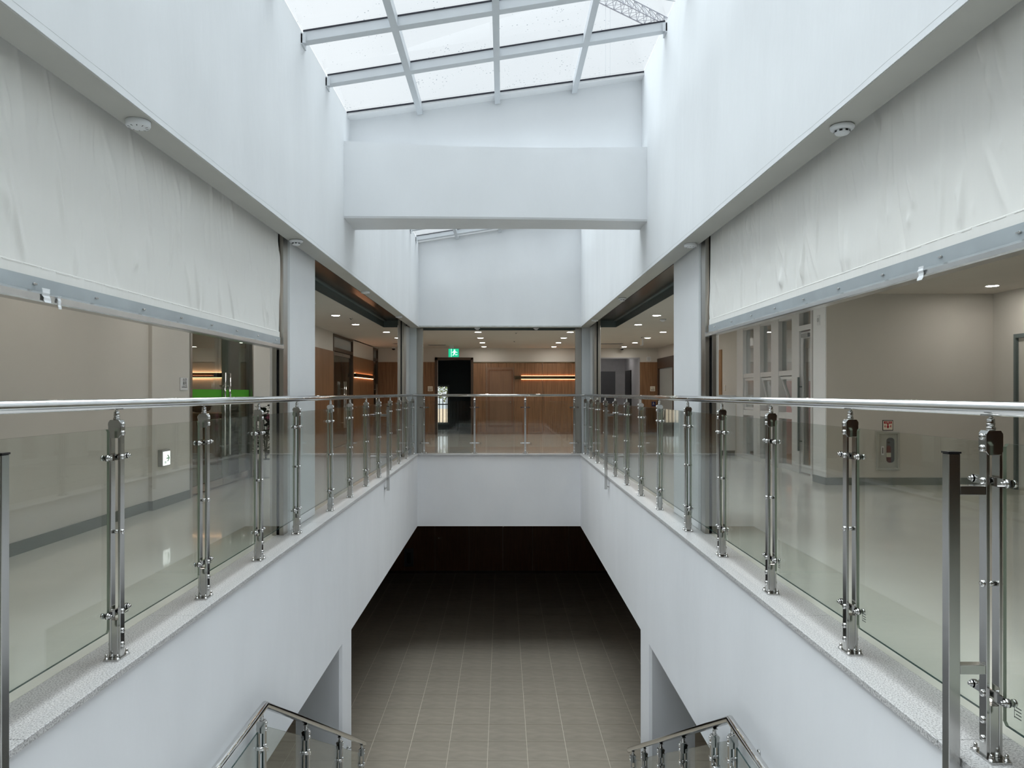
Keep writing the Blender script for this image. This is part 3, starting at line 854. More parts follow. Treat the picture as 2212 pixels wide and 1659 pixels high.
# --- railings
POST_L = [2.50, 3.52, 4.55, 5.57, 6.60, 7.89, 8.90, 9.95, 10.97, 12.07, 13.1, 14.1, 15.13]
POST_R = [2.56, 3.595, 4.66, 5.705, 6.75, 7.97, 9.05, 10.08, 11.12, 12.18, 13.2, 14.18, 15.14]
RAIL_Z = 1.205
def post_meshes():
    d = {}
    q = MB()
    for s_ in (-1, 1): q.box(s_*.022 - .006, s_*.022 + .006, -.02, .02, .008, 1.10)
    q.box(-.0155, .0155, -.0195, .0195, .008, .185)
    q.prism([(-.022, 1.045), (.022, 1.045), (.030, 1.058), (.030, 1.118), (.022, 1.130), (-.022, 1.130), (-.030, 1.118), (-.030, 1.058)], 'y', -.021, .021)
    q.tube((0,0,1.13), (0,0,1.142), .015); q.tube((0,0,1.142), (0,0,1.170), .0125); q.tube((0,0,1.150), (0,0,1.154), .0145); q.tube((0,0,1.17), (0,0,1.184), .007)
    q.box(-.016, .016, -.035, .035, 1.1795, 1.1835)
    d['post'] = q.mesh('baluster_post', 'steel', bevel=.0015)
    def arm(z):
        q = MB()
        q.box(.001, .009, -.085, .085, z - .015, z + .015)
        for s_ in (-1, 1):
            q.tube((.001, s_*.085, z), (.009, s_*.085, z), .015, 16)
            q.tube((.009, s_*.085, z), (.016, s_*.085, z), .011, 14)
            q.tube((.016, s_*.085, z), (.024, s_*.085, z), .006, 10)
            q.tube((-.026, s_*.085, z), (-.017, s_*.085, z), .013, 14)
            q.tube((-.004, s_*.085, z), (.001, s_*.085, z), .015, 14, mi=1)
        q.tube((-.016, 0, z), (.016, 0, z), .009)
        return q.mesh('clamp_arm', ['steel_polished', 'black_plastic'])
    d['arm1'] = arm(.955); d['arm2'] = arm(.222)
    q = MB(); q.tube((-.016, 0, .6), (.016, 0, .6), .009, 14)
    d['spacer'] = q.mesh('spacer', 'steel_polished')
    q = MB()
    for s_ in (-1, 1):
        for z, x in ((1.068, .030), (1.108, .030), (.955, .028), (.6, .028), (.222, .028), (.13, .028), (.065, .028)):
            q.lathe((s_*x, 0, z), (s_, 0, 0), [(.0125, 0), (.0125, .003), (.010, .007), (.005, .0085)], 12)
    d['bolts'] = q.mesh('bolts', 'steel_polished')
    d['bolt'] = MB().lathe((0, 0, 0), (1, 0, 0), [(.0125, 0), (.0125, .003), (.010, .007), (.005, .0085)], 14).mesh('bolt', 'steel_polished')
    d['nut'] = MB().lathe((0, 0, 0), (0, 0, 1), [(.010, 0), (.010, .004), (.0075, .004), (.0075, .014), (.006, .02), (.002, .023)], 10).mesh('acorn_nut', 'steel_polished')
    q = MB(); q.box(-.036, .036, -.056, .056, 0, .008)
    d['plate'] = q.mesh('base_plate', 'steel')
    q = MB()
    for sx_ in (-1, 1):
        for sy_ in (-1, 1):
            q.lathe((sx_*.026, sy_*.043, .008), (0, 0, 1), [(.010, 0), (.010, .004), (.0075, .004), (.0075, .014), (.006, .02), (.002, .023)], 10)
    d['nuts'] = q.mesh('acorn_nuts', 'steel_polished')
    return d
PM = post_meshes()
def add_post(root, loc, rz, arms=True, near=False):
    p = put('baluster_post', PM['post'], root, loc=Vector(loc) - root.location)
    p.rotation_euler = (0, 0, rz)
    for k, nme in (('arm1', 'clamp_arm'), ('arm2', 'clamp_arm'), ('spacer', 'spacer'), ('bolts', 'bolts'), ('plate', 'base_plate'), ('nuts', 'acorn_nuts')):
        if not arms and k in ('arm1', 'arm2'): continue
        if near and k in ('bolts', 'nuts'): continue
        o = put(nme, PM[k], p)
        if k in ('bolts', 'nuts'): o['kind'] = 'stuff'
    if near:
        for z, x in ((1.068, .030), (1.108, .030), (.955, .028), (.6, .028), (.222, .028), (.13, .028), (.065, .028)):
            for s_ in (-1, 1):
                o = put('bolt', PM['bolt'], p, loc=(s_ * x, 0, z)); o.rotation_euler = (0, 0, 0 if s_ > 0 else PI)
        for sx_ in (-1, 1):
            for sy_ in (-1, 1): put('acorn_nut', PM['nut'], p, loc=(sx_ * .026, sy_ * .043, .008))
    return p
def glass_panel(root, axis, c, a0, a1, z0=.138, z1=1.088, side=1, stamp=None):
    q = MB(); t = .006; e = .02
    # clear faces, darker edges
    def V(a, o_, z): return (c + o_, a, z) if axis == 'y' else (a, c + o_, z)
    r_ = .012
    prof = [(a0 + r_, z0), (a1 - r_, z0), (a1, z0 + r_), (a1, z1 - r_), (a1 - r_, z1), (a0 + r_, z1), (a0, z1 - r_), (a0, z0 + r_)]
    n = 8
    vs = [V(a, -t, z) for a, z in prof] + [V(a, t, z) for a, z in prof]
    q.add(vs, [tuple(reversed(range(n))), tuple(range(n, 2*n))], 0)
    for i in range(n): q.add(vs, [(i, (i+1) % n, n + (i+1) % n, n + i)], 1 if i in (0, 4) else 2)
    o = q.build('glass_panel', ['rail_glass', 'glass_edge', 'glass_edge_pale'], root)
    if stamp is not None:
        q = MB()
        s0, s1 = stamp, stamp + .032
        f = side * (t + .0008)
        for k in range(4):
            zz = z0 + .05 + k * .011
            A, Bq = V(s0, f, zz), V(s1, f, zz + .004)
            q.add([V(s0, f, zz), V(s1 - .006 * (k % 2), f, zz), V(s1 - .006 * (k % 2), f, zz + .0035), V(s0, f, zz + .0035)], [(0, 1, 2, 3)])
        q.add([V(s1, f, z0 + .048), V(s1 + .0025, f, z0 + .048), V(s1 + .0025, f, z0 + .088), V(s1, f, z0 + .088)], [(0, 1, 2, 3)])
        q.build('maker_stamp', 'dark_print', o)['kind'] = 'stuff'
    return o
def stiffener(root, x, sg, y):
    """square tube standing off the posts on the void side, fixed to the spandrel"""
    q = MB(); xc = x + sg * .137
    q.box(xc - .02, xc + .02, y - .02, y + .02, -.19, 1.05)
    for z in (.924, .308): q.box(min(x + sg*.028, xc - sg*.02), max(x + sg*.028, xc - sg*.02), y - .018, y + .018, z - .016, z + .016)
    q.tube((x + sg*.09, y, -.15), (xc - sg*.02, y, -.15), .01); q.tube((x + sg*.087, y, -.15), (x + sg*.097, y, -.15), .025)
    o = q.build('stiffener_tube', 'steel', root, bevel=.002)
    MB().box(xc - .022, xc + .022, y - .022, y + .022, 1.0505, 1.057).build('tube_cap', 'black_plastic', o)
def side_railing(label, x, sg, name='glass_railing'):
    r = thing(name, label, 'railing', (x, 8.8, 0))
    corner = (x, FY + .073, RAIL_Z)
    MB().tube((x, -.8, RAIL_Z), corner, .0255, 20).build('handrail', 'steel_polished', r)
    for yy in (7.3, 12.6): MB().tube((x, yy - .003, RAIL_Z), (x, yy + .003, RAIL_Z), .0262, 20).build('rail_joint', 'steel', r)
    rz = 0 if sg > 0 else PI
    POST_Y = POST_L if sg > 0 else POST_R
    for yy in POST_Y: add_post(r, (x, yy, 0), rz, near=yy < 6)
    ys = [1.46] + POST_Y
    for i in range(len(ys) - 1):
        gapo = .055
        st_ = ys[i] + gapo + .03 if i in (0, 1, 2, 3, 4) else None
        if sg < 0 and st_ is not None: st_ = ys[i+1] - gapo - .09
        glass_panel(r, 'y', x - sg * .011, ys[i] + gapo, ys[i+1] - gapo, side=sg, stamp=st_)
    for yy in (POST_Y[0], POST_Y[8]): stiffener(r, x, sg, yy)
    return r
side_railing('long steel and glass railing on the side of the green-banded glass door', PLX, 1)
side_railing('long steel and glass railing on the side of the fire extinguisher cabinet', PRX, -1)
yr = FY + .11
r = thing('glass_railing', 'short steel and glass railing across the far end of the void', 'railing', (-.06, yr, 0))
MB().tube((PLX + .02, yr, RAIL_Z), (PRX - .02, yr, RAIL_Z), .0255, 20).build('handrail', 'steel_polished', r)
for x in (PLX, PRX): MB().lathe((x, yr, RAIL_Z - .026), (0, 0, 1), [(.004, 0), (.018, .007), (.0262, .02), (.0262, .032), (.018, .045), (.004, .052)], 18).tube((x, FY + .0735, RAIL_Z), (x, yr, RAIL_Z), .0255, 18).build('rail_elbow', 'steel_polished', r)
FX = [-1.62, -.58, .462, 1.472]
for x in FX: add_post(r, (x, yr, 0), -PI / 2)
for i in range(3): glass_panel(r, 'x', yr + .011, FX[i] + .055, FX[i+1] - .055, side=-1, stamp=FX[i] + .10)

# --- stair railings
def stair_railing(label, x, sg, yb, ye, ze, posts, wall_bracket):
    r = thing('stair_railing', label, 'railing', (x, 6.5, -2.0))
    zb = -.92
    sl_ = (ze - zb) / (ye - yb)
    pts = [(x, 2.6, zb), (x, yb, zb), (x, ye, ze), (x, ye + .03, ze - .03)]
    MB().path(pts, .0255, 18).build('handrail', 'steel_polished', r)
    def zr(y): return zb if y < yb else zb + sl_ * (y - yb)
    for y in posts:
        p = add_post(r, (x, y, zr(y) - RAIL_Z), 0 if sg > 0 else PI, arms=False)
        q = MB()
        for z in (.93, .42):
            q.tube((-.03, -.04, z + .02), (.03, -.04, z + .02), .013, 12); q.tube((-.03, .04, z - .02), (.03, .04, z - .02), .013, 12)
            q.box(.001, .008, -.05, .05, z - .012, z + .012)
        q.build('clamp_arm', 'steel_polished', p)
    ys = [2.6] + posts
    for i in range(len(ys) - 1):
        a0, a1 = ys[i] + .05, ys[i+1] - .05
        q = MB(); t = .005; xg = x - sg * .011
        vs = []
        for o_ in (-t, t):
            for (a, dz) in ((a0, -.95), (a1, -.95), (a1, -.135), (a0, -.135)):
                vs.append((xg + o_, a, zr(a) + dz))
        q.add(vs, [(0, 3, 2, 1), (4, 5, 6, 7)], 0); q.add(vs, [(0, 1, 5, 4), (1, 2, 6, 5), (2, 3, 7, 6), (3, 0, 4, 7)], 1)
        q.build('glass_panel', ['rail_glass', 'glass_edge'], r)
    q = MB(); wx = -1.75 if sg > 0 else 1.594
    yq, zq = wall_bracket
    q.tube((wx, yq, zq), (wx + (x - wx) * .6, yq, zq), .008); q.tube((wx, yq, zq), (wx + sg * .008, yq, zq), .022)
    q.build('wall_bracket', 'steel', r)
stair_railing('steel and glass stair railing against the spandrel wall at the bottom left', -1.66, 1, 5.17, 8.86, -2.93, [5.10, 6.25, 7.55, 8.72], (8.3, -2.72))
stair_railing('steel and glass stair railing against the spandrel wall at the bottom right', 1.515, -1, 4.94, 8.88, -3.02, [4.88, 5.30, 6.22, 7.10, 7.92, 8.62], (4.6, -.98))

# --- smoke curtains half lowered on both sides
def curtain_mesh(x, sg, y0, y1, z0, z1, seed):
    rnd = random.Random(seed)
    ny, nz = 1000, 84
    cr = []
    for k in range(84):
        cy = rnd.uniform(y0 + 1.2, y1); cz = rnd.uniform(z0 + .08, z1 - .12)
        ln = rnd.uniform(.08, .40); sl_ = rnd.uniform(-.05, .45) * (1 if sg > 0 else -1); wd = rnd.uniform(.007, .017); am = rnd.uniform(.006, .017) * (1 if rnd.random() < .7 else -.7)
        cr.append((cy, cz, ln, sl_, wd, am, rnd.uniform(-.6, .6)))
    dn = [(rnd.uniform(y0 + 1.2, y1), rnd.uniform(z0 + .12, z1 - .2), rnd.uniform(.014, .036), rnd.uniform(-.014, .014)) for _ in range(46)]
    ph = [rnd.uniform(0, 6) for _ in range(6)]
    Yg, Zg_ = np.meshgrid(np.linspace(y0, y1, ny + 1), np.linspace(z0, z1, nz + 1))
    edge = np.minimum(1, (Zg_ - z0) / .12) * np.minimum(1, (z1 - Zg_) / .1)
    d = .006 * np.sin(Yg * 2.3 + ph[0]) * np.sin(Zg_ * 3 + ph[1]) + .002 * np.sin(Yg * 7 + Zg_ * 4 + ph[2])
    d += .0012 * np.sin(Yg * 31 + Zg_ * 5 * np.sin(Yg * 2) + ph[3]) * np.exp(-((Zg_ - z0) / .3) ** 2)
    for (cy, cz, ln, sl_, wd, am, cv) in cr:
        dz = Zg_ - cz
        dy = Yg - (cy - sl_ * dz + cv * dz * dz)
        d += np.where(np.abs(dz) < ln, am * np.exp(-(dy / wd / np.where(dy < 0, 1, 2.2)) ** 2) * (1 - (dz / ln) ** 2) ** 2, 0)
    for (cy, cz, rr, am) in dn:
        d += am * np.exp(-((Yg - cy) ** 2 + (Zg_ - cz) ** 2 * .5) / rr ** 2)
    X = x + sg * d * edge
    vs = list(zip(X.ravel().tolist(), Yg.ravel().tolist(), Zg_.ravel().tolist()))
    q = MB()
    fs = [(a, a + 1, a + ny + 2, a + ny + 1) for j in range(nz) for a in range(j * (ny + 1), j * (ny + 1) + ny)]
    q.add(vs, fs, 0, True)
    return q
def smoke_curtain(label, x, sg, y0, y1, zf, zp, zbx, seed):
    r = thing('smoke_curtain', label, 'curtain', (x, (y0 + y1) / 2, zbx))
    cm = curtain_mesh(x, sg, y0, y1, zf - .005, 2.745, seed)
    o = cm.build('fabric', 'screen_fabric', r)
    # stitched hem
    q = MB()
    xs_ = x + sg * .004
    q.box(min(xs_ - .004, xs_ + .004), max(xs_ - .004, xs_ + .004), y0, y1, zf - .002, zf + .052)
    h = q.build('hem', 'screen_fabric', r, bevel=.003)
    q = MB(); yy = y0; rnd = random.Random(seed)
    while yy < y1 - .1:
        l = rnd.uniform(.05, .12)
        q.box(xs_ + sg*.003, xs_ + sg*.0055, yy, yy + l, zf + .044 + rnd.uniform(-.002, .002), zf + .048)
        yy += l + rnd.uniform(.01, .05)
    q.build('stitching', 'screen_fabric', h)['kind'] = 'stuff'
    # steel plate and bottom bar
    p = MB().box(x + sg*.006, x + sg*.012, y0 - .0, y1, zp, zf + .002).build('bottom_plate', 'galvanised', r)
    yy = y0 + .3
    while yy < y1:
        q = MB(); q.tube((x + sg*.011, yy, (zp + zf) / 2), (x + sg*.02, yy, (zp + zf) / 2), .005, 8)
        q.box(x + sg*.014, x + sg*.018, yy - .001, yy + .02, (zp + zf) / 2 - .003, (zp + zf) / 2 + .003)
        q.build('bolt', 'steel', p)
        yy += .47
    q = MB(); q.prism([(x - sg*.03, zbx), (x + sg*.03, zbx), (x + sg*.036, zbx + .006), (x + sg*.036, zp - .012), (x + sg*.022, zp), (x - sg*.03, zp)], 'y', y0 - .01, y1 + .03)
    bar = q.build('bottom_bar', 'aluminium', r)
    MB().box(x - .033, x + .033, y1 + .03, y1 + .036, zbx - .002, zp).build('end_cap', 'aluminium', bar)
    return r
lc = smoke_curtain('white smoke curtain half lowered on the side of the green-banded glass door', -1.965, 1, .9, 6.50, 1.742, 1.684, 1.640, 11)
rc_ = smoke_curtain('white smoke curtain half lowered on the side of the extinguisher cabinet', 1.838, -1, .9, 6.57, 1.856, 1.795, 1.757, 23)
def tape(label, x, sg, y, z, w, h, seed):
    rnd = random.Random(seed); q = MB(); n = 6
    vs = []
    for k in range(n + 1):
        t = k / n; zz = z + h * .5 - h * t
        o_ = sg * (.004 + .006 * rnd.random() + (.004 if k == n else 0))
        vs += [(x + o_, y - w/2 * rnd.uniform(.75, 1.1), zz), (x + o_ + sg*.002, y + w/2 * rnd.uniform(.75, 1.1), zz)]
    vs2 = [(a - sg*.0015, b_, c_) for a, b_, c_ in vs]
    fs = [(2*k, 2*k+1, 2*k+3, 2*k+2) for k in range(n)]
    q.add(vs, fs); q.add(vs2, [tuple(reversed(f)) for f in fs])
    o = q.build('tape_scrap', 'tape_white'); tag(o, label, 'tape', 'scraps of white tape on the curtain bars')
tape('crumpled clear tape scrap on the left curtain bar, near the frame edge', -1.929, 1, 3.12, 1.668, .05, .06, 1)
tape('narrow white tape scrap hanging below the left curtain bar', -1.929, 1, 3.21, 1.648, .02, .055, 2)
tape('white tape scrap on the right curtain bar', 1.802, -1, 3.18, 1.772, .04, .06, 4)
o = MB().box(-1.962, -1.958, 6.545, 6.575, 1.98, 2.06).build('tape_scrap', 'tape_white'); tag(o, 'small white tape scrap on the guide rail by the left pillar', 'tape', 'scraps of white tape on the curtain bars')
# guide rails (stainless channels)
def guide(label, x, y, wx, wy, axis, slot=True):
    """upright stainless channel, slot facing along the curtain"""
    r = thing('guide_rail', label, 'guide rail', (x, y, 0), world=False, group='curtain guide rails')
    q = MB(); t = .012
    if axis == 'y':
        q.box(-wx/2, -t, -wy/2, wy/2, 0, 2.745); q.box(t, wx/2, -wy/2, wy/2, 0, 2.745)
    else:
        q.box(-wx/2, wx/2, -wy/2, -t, 0, 2.60); q.box(-wx/2, wx/2, t, wy/2, 0, 2.60)
    q.build('channel', 'steel_brushed', r, bevel=.002)
    q = MB()
    if axis == 'y': q.box(-t, t, -wy/2 + .02, wy/2 - .02, 0, 2.745)
    else: q.box(-wx/2 + .02, wx/2 - .02, -t, t, 0, 2.60)
    q.build('slot', 'black_gap', r)
    return r
guide('stainless guide rail beside the left pillar at the end of the left curtain', -1.985, 6.60, .10, .13, 'y')
guide('stainless guide rail beside the right pillar at the end of the right curtain', 1.855, 6.67, .10, .13, 'y')
guide('stainless guide rail at the far end of the second left opening', -1.985, 14.62, .12, .30, 'y')
guide('stainless guide rail at the far end of the second right opening', 1.855, 14.68, .12, .30, 'y')
guide('stainless guide rail at the left side of the far opening', -1.73, 15.48, .13, .10, 'x')
guide('stainless guide rail at the right side of the far opening', 1.58, 15.48, .13, .10, 'x')
# retracted curtains' bars in the recesses
def retracted(label, x0, x1, y0, y1, z0, axis):
    r = thing('retracted_curtain_bar', label, 'curtain bar', ((x0+x1)/2, (y0+y1)/2, z0))
    MB().box(x0, x1, y0, y1, z0, z0 + .07).build('bar', 'steel_dark', r, bevel=.004)
    q = MB()
    if axis == 'y': q.box((x0+x1)/2 - .006, (x0+x1)/2 + .006, y0, y1, z0 - .012, z0)
    else: q.box(x0, x1, (y0+y1)/2 - .006, (y0+y1)/2 + .006, z0 - .012, z0)
    q.build('lip', 'black_gap', r)
retracted('rolled up curtain bar above the second left opening', -2.02, -1.93, 7.7, 14.4, 2.67, 'y')
retracted('rolled up curtain bar above the second right opening', 1.81, 1.90, 7.85, 14.45, 2.67, 'y')
retracted('rolled up curtain bar above the far opening', -1.65, 1.50, 15.42, 15.54, 2.66, 'x')

# --- detectors on the soffits
def detector(x, y, kind, label):
    r = thing('smoke_detector' if kind else 'heat_detector', label, 'detector', (x, y, CZ - .006), world=False, group='detectors on the soffits')
    if kind:
        q = MB(); q.lathe((0,0,0), (0,0,-1), [(.050, 0), (.058, .006), (.058, .014), (.054, .022), (.042, .026)], 28); q.build('base', 'white_plastic', r)
        q = MB(); q.lathe((0,0,0), (0,0,-1), [(.036, .026), (.036, .038), (.030, .046), (.012, .049)], 28); h = q.build('chamber', 'white_plastic', r)
        q = MB()
        for k in range(8):
            a = 2 * PI * k / 8 + .2
            ca, sa = math.cos(a), math.sin(a); rr = .0355; w = .007
            vs = []
            for (o_, z) in ((rr, -.028), (rr, -.037), (rr + .0016, -.037), (rr + .0016, -.028)):
                vs.append((ca*o_ - sa*w, sa*o_ + ca*w, z)); vs.append((ca*o_ + sa*w, sa*o_ - ca*w, z))
            q.add(vs, [(0,2,3,1), (4,5,7,6), (2,4,5,3)[::1], (0,1,7,6), (0,6,4,2), (1,3,5,7)])
        q.build('vent', 'black_plastic', h)['kind'] = 'stuff'
    else:
        q = MB(); q.lathe((0,0,0), (0,0,-1), [(.055, 0), (.058, .004), (.058, .024), (.052, .032), (.030, .036), (.010, .037)], 28); h = q.build('base', 'white_plastic', r)
        q = MB()
        for k in range(10):
            a = 2 * PI * k / 10
            q.tube((math.cos(a)*.034, math.sin(a)*.034, -.0338), (math.cos(a)*.047, math.sin(a)*.047, -.0325), .0022, 6)
        q.build('vent', 'black_plastic', h)['kind'] = 'stuff'
detector(-1.797, 3.65, 0, 'flat white heat detector on the left soffit, nearest the viewer')
detector(-1.812, 6.50, 1, 'white smoke detector on the left soffit above the left pillar')
detector(-1.812, 9.77, 0, 'third white detector along the left soffit, above the second opening')
detector(-1.812, 12.93, 0, 'last white detector on the left soffit near the far corner')
detector(1.70, 3.71, 1, 'white smoke detector with black vents on the right soffit, nearest the viewer')
detector(1.69, 6.66, 0, 'flat white heat detector on the right soffit above the right pillar')
detector(1.69, 10.47, 1, 'third detector along the right soffit, above the second opening')
detector(1.69, 13.6, 0, 'last white detector on the right soffit near the far corner')
detector(-.525, 15.26, 1, 'white detector on the far soffit, left of the middle')
detector(.687, 15.26, 1, 'white detector on the far soffit, right of the middle')

# --- recessed downlights
DL = []
for (x, tx) in ((-2.58, 'in the row nearest the left wall'), (-.55, 'in the row left of the middle'), (1.5, 'in the row right of the middle'), (3.56, 'in the row nearest the right wall')):
    for k, y in enumerate((16.45, 18.2, 19.95, 21.7)):
        if x < -2 and k > 1: continue
        DL.append((x, y, ('first', 'second', 'third', 'last')[k] + ' round ceiling downlight of the back hall ' + tx))
DL += [(-2.91, 12.9, 'nearest round downlight seen over the left gallery'), (-2.9, 14.6, 'second round downlight seen over the left gallery'),
       (2.68, 12.9, 'nearest round downlight seen over the right gallery'), (2.68, 14.65, 'second round downlight seen over the right gallery'),
       (6.16, 9.32, 'single round downlight over the beige wall on the right'),
       (-5.7, 12.6, 'round downlight seen through the left glass door, left one'), (-4.9, 13.0, 'round downlight seen through the left glass door, right one'),
       (-2.9, 11.15, 'round downlight hidden over the left gallery behind the pillar'), (-2.9, 9.4, 'round downlight over the left gallery before the glass door'),
       (-2.9, 7.65, 'third round downlight from the left glass door, over the gallery'), (-2.9, 5.9, 'fourth round downlight from the left glass door, over the gallery'), (-2.9, 4.15, 'round downlight over the near end of the left gallery'),
       (2.68, 11.15, 'round downlight hidden over the right gallery behind the pillar'), (2.68, 9.4, 'round downlight over the right gallery before the beige wall'),
       (2.68, 7.65, 'second round downlight before the beige wall, over the gallery'), (2.68, 5.9, 'third round downlight before the beige wall, over the gallery'), (2.68, 4.15, 'round downlight over the near end of the right gallery'),
       (6.16, 6.0, 'round downlight over the side door of the beige room'), (3.5, 23.8, 'added round downlight brightening the small back lobby'),  # the lobby downlight is added to lift the dark recess
       (7.6, 11.6, 'added round downlight in the room behind the glazed partition, by its wall'),  # fill downlights added to brighten the partitioned room, here and below
       (6.4, 12.6, 'added round downlight in the room behind the glazed partition, near one'), (6.4, 14.6, 'added round downlight in the room behind the glazed partition, far one')]
rim_me = MB().lathe((0,0,0), (0,0,-1), [(.084, 0), (.084, .004), (.076, .007), (.070, .003)], 28).mesh('rim', 'white_plastic')
lens_me = MB().lathe((0,0,0), (0,0,-1), [(.069, .003), (.066, .006)], 16).mesh('lens', 'downlight')
for (x, y, lab) in DL:
    r = thing('downlight', lab, 'light', (x, y, CZ), world=False, group='round ceiling downlights')
    put('rim', rim_me, r); put('lens', lens_me, r)

# --- LED light bars on the panelling
def led_bar(label, axis, c, a0, a1, z):
    r = thing('wall_light_bar', label, 'light', (c, (a0+a1)/2, z) if axis == 'y' else ((a0+a1)/2, c, z))
    if axis == 'y':
        MB().box(c + .012, c + .07, a0, a1, z - .048, z + .048).build('bar', 'bronze', r)
        
        for zz in (z + .0485, z - .0515): MB().box(c + .016, c + .034, a0 + .03, a1 - .03, zz, zz + .003).build('led_strip', 'led_warm', r)
    else:
        MB().box(a0, a1, c - .07, c - .012, z - .048, z + .048).build('bar', 'bronze', r)
        
        for zz in (z + .0485, z - .0515): MB().box(a0 + .2, a1 - .03, c - .034, c - .016, zz, zz + .003).build('led_strip', 'led_warm', r)
led_bar('bronze wall light bar glowing orange on the left panelling', 'y', WL, 18.75, 21.5, 1.70)
led_bar('bronze wall light bar glowing orange on the back panelling', 'x', BY, .36, 2.85, 1.715)
led_bar('warm wall light bar seen through the left glass door', 'x', 14.5, -7.2, -4.2, 1.60)

# --- signs
def plate(name, label, cat, axis, c, a0, a1, z0, z1, th, m='white_plastic'):
    r = thing(name, label, cat, (c, (a0+a1)/2, z0) if axis in 'x-x' and False else (((c, (a0+a1)/2, z0)) if axis[-1] == 'x' else ((a0+a1)/2, c, z0)))
    q = MB()
    if axis[-1] == 'x':
        s_ = -1 if axis[0] == '-' else 1
        q.box(c, c + s_*th, a0, a1, z0, z1)
    else:
        q.box(a0, a1, c - th, c, z0, z1)
    q.build('plate', m, r, bevel=min(.006, th*.4))
    return r
# room sign on the left wall (faces +x)
xs0 = WL + .04
r = plate('room_sign', 'white room sign with grey Korean lettering beside the left glass door', 'sign', '+x', xs0, 8.575, 8.775, 1.285, 1.435, .012)
def onleft(dy, dz): return lambda x, y, z: (xs0 + .0125 + z, 8.675 + dy + x, 1.36 + dz + y)
text_mb('수강', .058, onleft(.006, .038)).build('lettering', 'dark_print', r)
text_mb('편의', .058, onleft(.006, -.006)).build('lettering', 'dark_print', r)
MB().box(xs0 + .0122, xs0 + .0132, 8.605, 8.745, 1.318, 1.326).build('rule', 'dark_print', r)
MB().box(xs0 + .0122, xs0 + .0128, 8.605, 8.745, 1.334, 1.337).build('rule', 'grey_plastic', r)
# corridor guidance light on the left wall
r = thing('guidance_light', 'small lit corridor sign with a green arrow low on the left wall', 'sign', (xs0, 8.12, .45))
MB().box(xs0, xs0 + .05, 8.03, 8.22, .455, .635).build('housing', 'grey_plastic', r, bevel=.004)
pn = MB().box(xs0 + .0505, xs0 + .056, 8.045, 8.205, .465, .615).build('panel', 'lamp_white', r)
q = MB(); X1 = xs0 + .0568
def fl_(pts): q.add([(X1, a, z) for a, z in pts], [tuple(range(len(pts)))])
fl_([(8.115, .534), (8.165, .534), (8.165, .546), (8.115, .546)]); fl_([(8.135, .572), (8.150, .580), (8.192, .540), (8.170, .540)]); fl_([(8.135, .508), (8.150, .500), (8.192, .540), (8.170, .540)])
fl_([(8.075, .485), (8.085, .485), (8.085, .512), (8.075, .512)]); fl_([(8.092, .485), (8.104, .485), (8.104, .512), (8.092, .512)])
q.build('arrow', 'green_print', pn)
# exit sign at the back hall
r = thing('exit_sign', 'green lit running figure exit sign over the dark stairwell doorway', 'sign', (-1.39, 21.2, 2.26))
ex0, ex1, ez0, ez1, ey = -1.565, -1.245, 2.265, 2.525, 21.2
MB().box(ex0, ex1, ey, ey + .05, ez0, ez1).build('housing', 'grey_plastic', r)
MB().box(-1.53, -1.40, ey + .01, ey + .04, ez1, CZ).build('hanger', 'white_plastic', r)
pn = MB().box(ex0 + .012, ex1 - .012, ey - .004, ey - .0005, ez0 + .012, ez1 - .012).build('panel', 'exit_green', r)
q = MB(); Y1 = ey - .005
def P2(pts): q.add([(ex0 + a * (ex1 - ex0), Y1, ez0 + z * (ez1 - ez0)) for a, z in pts], [tuple(range(len(pts)))])
P2([(.27, .06), (.31, .06), (.31, .96), (.27, .96)])                      # door edge
P2([(.50, .80), (.54, .88), (.62, .88), (.66, .80), (.62, .73), (.54, .73)])  # head
P2([(.46, .70), (.62, .72), (.70, .60), (.62, .42), (.50, .44)])          # body
P2([(.62, .70), (.84, .56), (.82, .50), (.62, .60)]); P2([(.48, .68), (.34, .56), (.38, .50), (.52, .60)])
P2([(.50, .46), (.40, .22), (.46, .18), (.60, .42)]); P2([(.56, .44), (.70, .32), (.84, .36), (.84, .29), (.68, .24), (.60, .36)])
q.build('pictogram', 'exit_white', pn)
# signs on the back wall
def back_sign(label, x, z, w, t1, m='cream_print', t2=True):
    r = plate('wall_sign', label, 'sign', 'y', BY - .012, x - w/2, x + w/2, z - w/2, z + w/2, .012, m)
    pl = lambda dz: (lambda a, b_, c_: (x + a, BY - .0245 - c_, z + dz + b_))
    text_mb(t1, w * .30, pl(w * .1)).build('lettering', 'dark_print', r)
    if t2: MB().box(x - w*.36, x + w*.36, BY - .0252, BY - .0242, z - w*.30, z - w*.18).build('rule', 'brown_frame', r)
back_sign('small square sign on the oak panel left of the stairwell doorway', -2.19, 1.375, .15, '계단실')
back_sign('small square sign on the oak panel right of the lobby opening', 4.53, 1.375, .15, '기실')
r = plate('wheelchair_sign', 'small dark blue wheelchair sign below the square sign at the back right', 'sign', 'y', BY - .012, 4.50, 4.62, .845, .985, .008, 'blue_print')
q = MB(); n = 20; cx, cz = 4.557, .908
ring = [(cx + math.cos(2*PI*i/n)*rr, BY - .021, cz + math.sin(2*PI*i/n)*rr) for rr in (.024, .017) for i in range(n)]
q.add(ring, [(i, (i+1) % n, n + (i+1) % n, n + i) for i in range(14)])
for pts in ([(4.548, .93), (4.556, .93), (4.556, .956), (4.548, .956)], [(4.548, .918), (4.576, .918), (4.576, .926), (4.548, .926)], [(4.572, .89), (4.580, .892), (4.576, .922), (4.568, .922)]):
    q.add([(a, BY - .021, z) for a, z in pts], [(0, 1, 2, 3)])
q.lathe((4.552, BY - .0205, .966), (0, -1, 0), [(.007, 0), (.007, .001)], 12)
q.build('pictogram', 'cream_print', r)
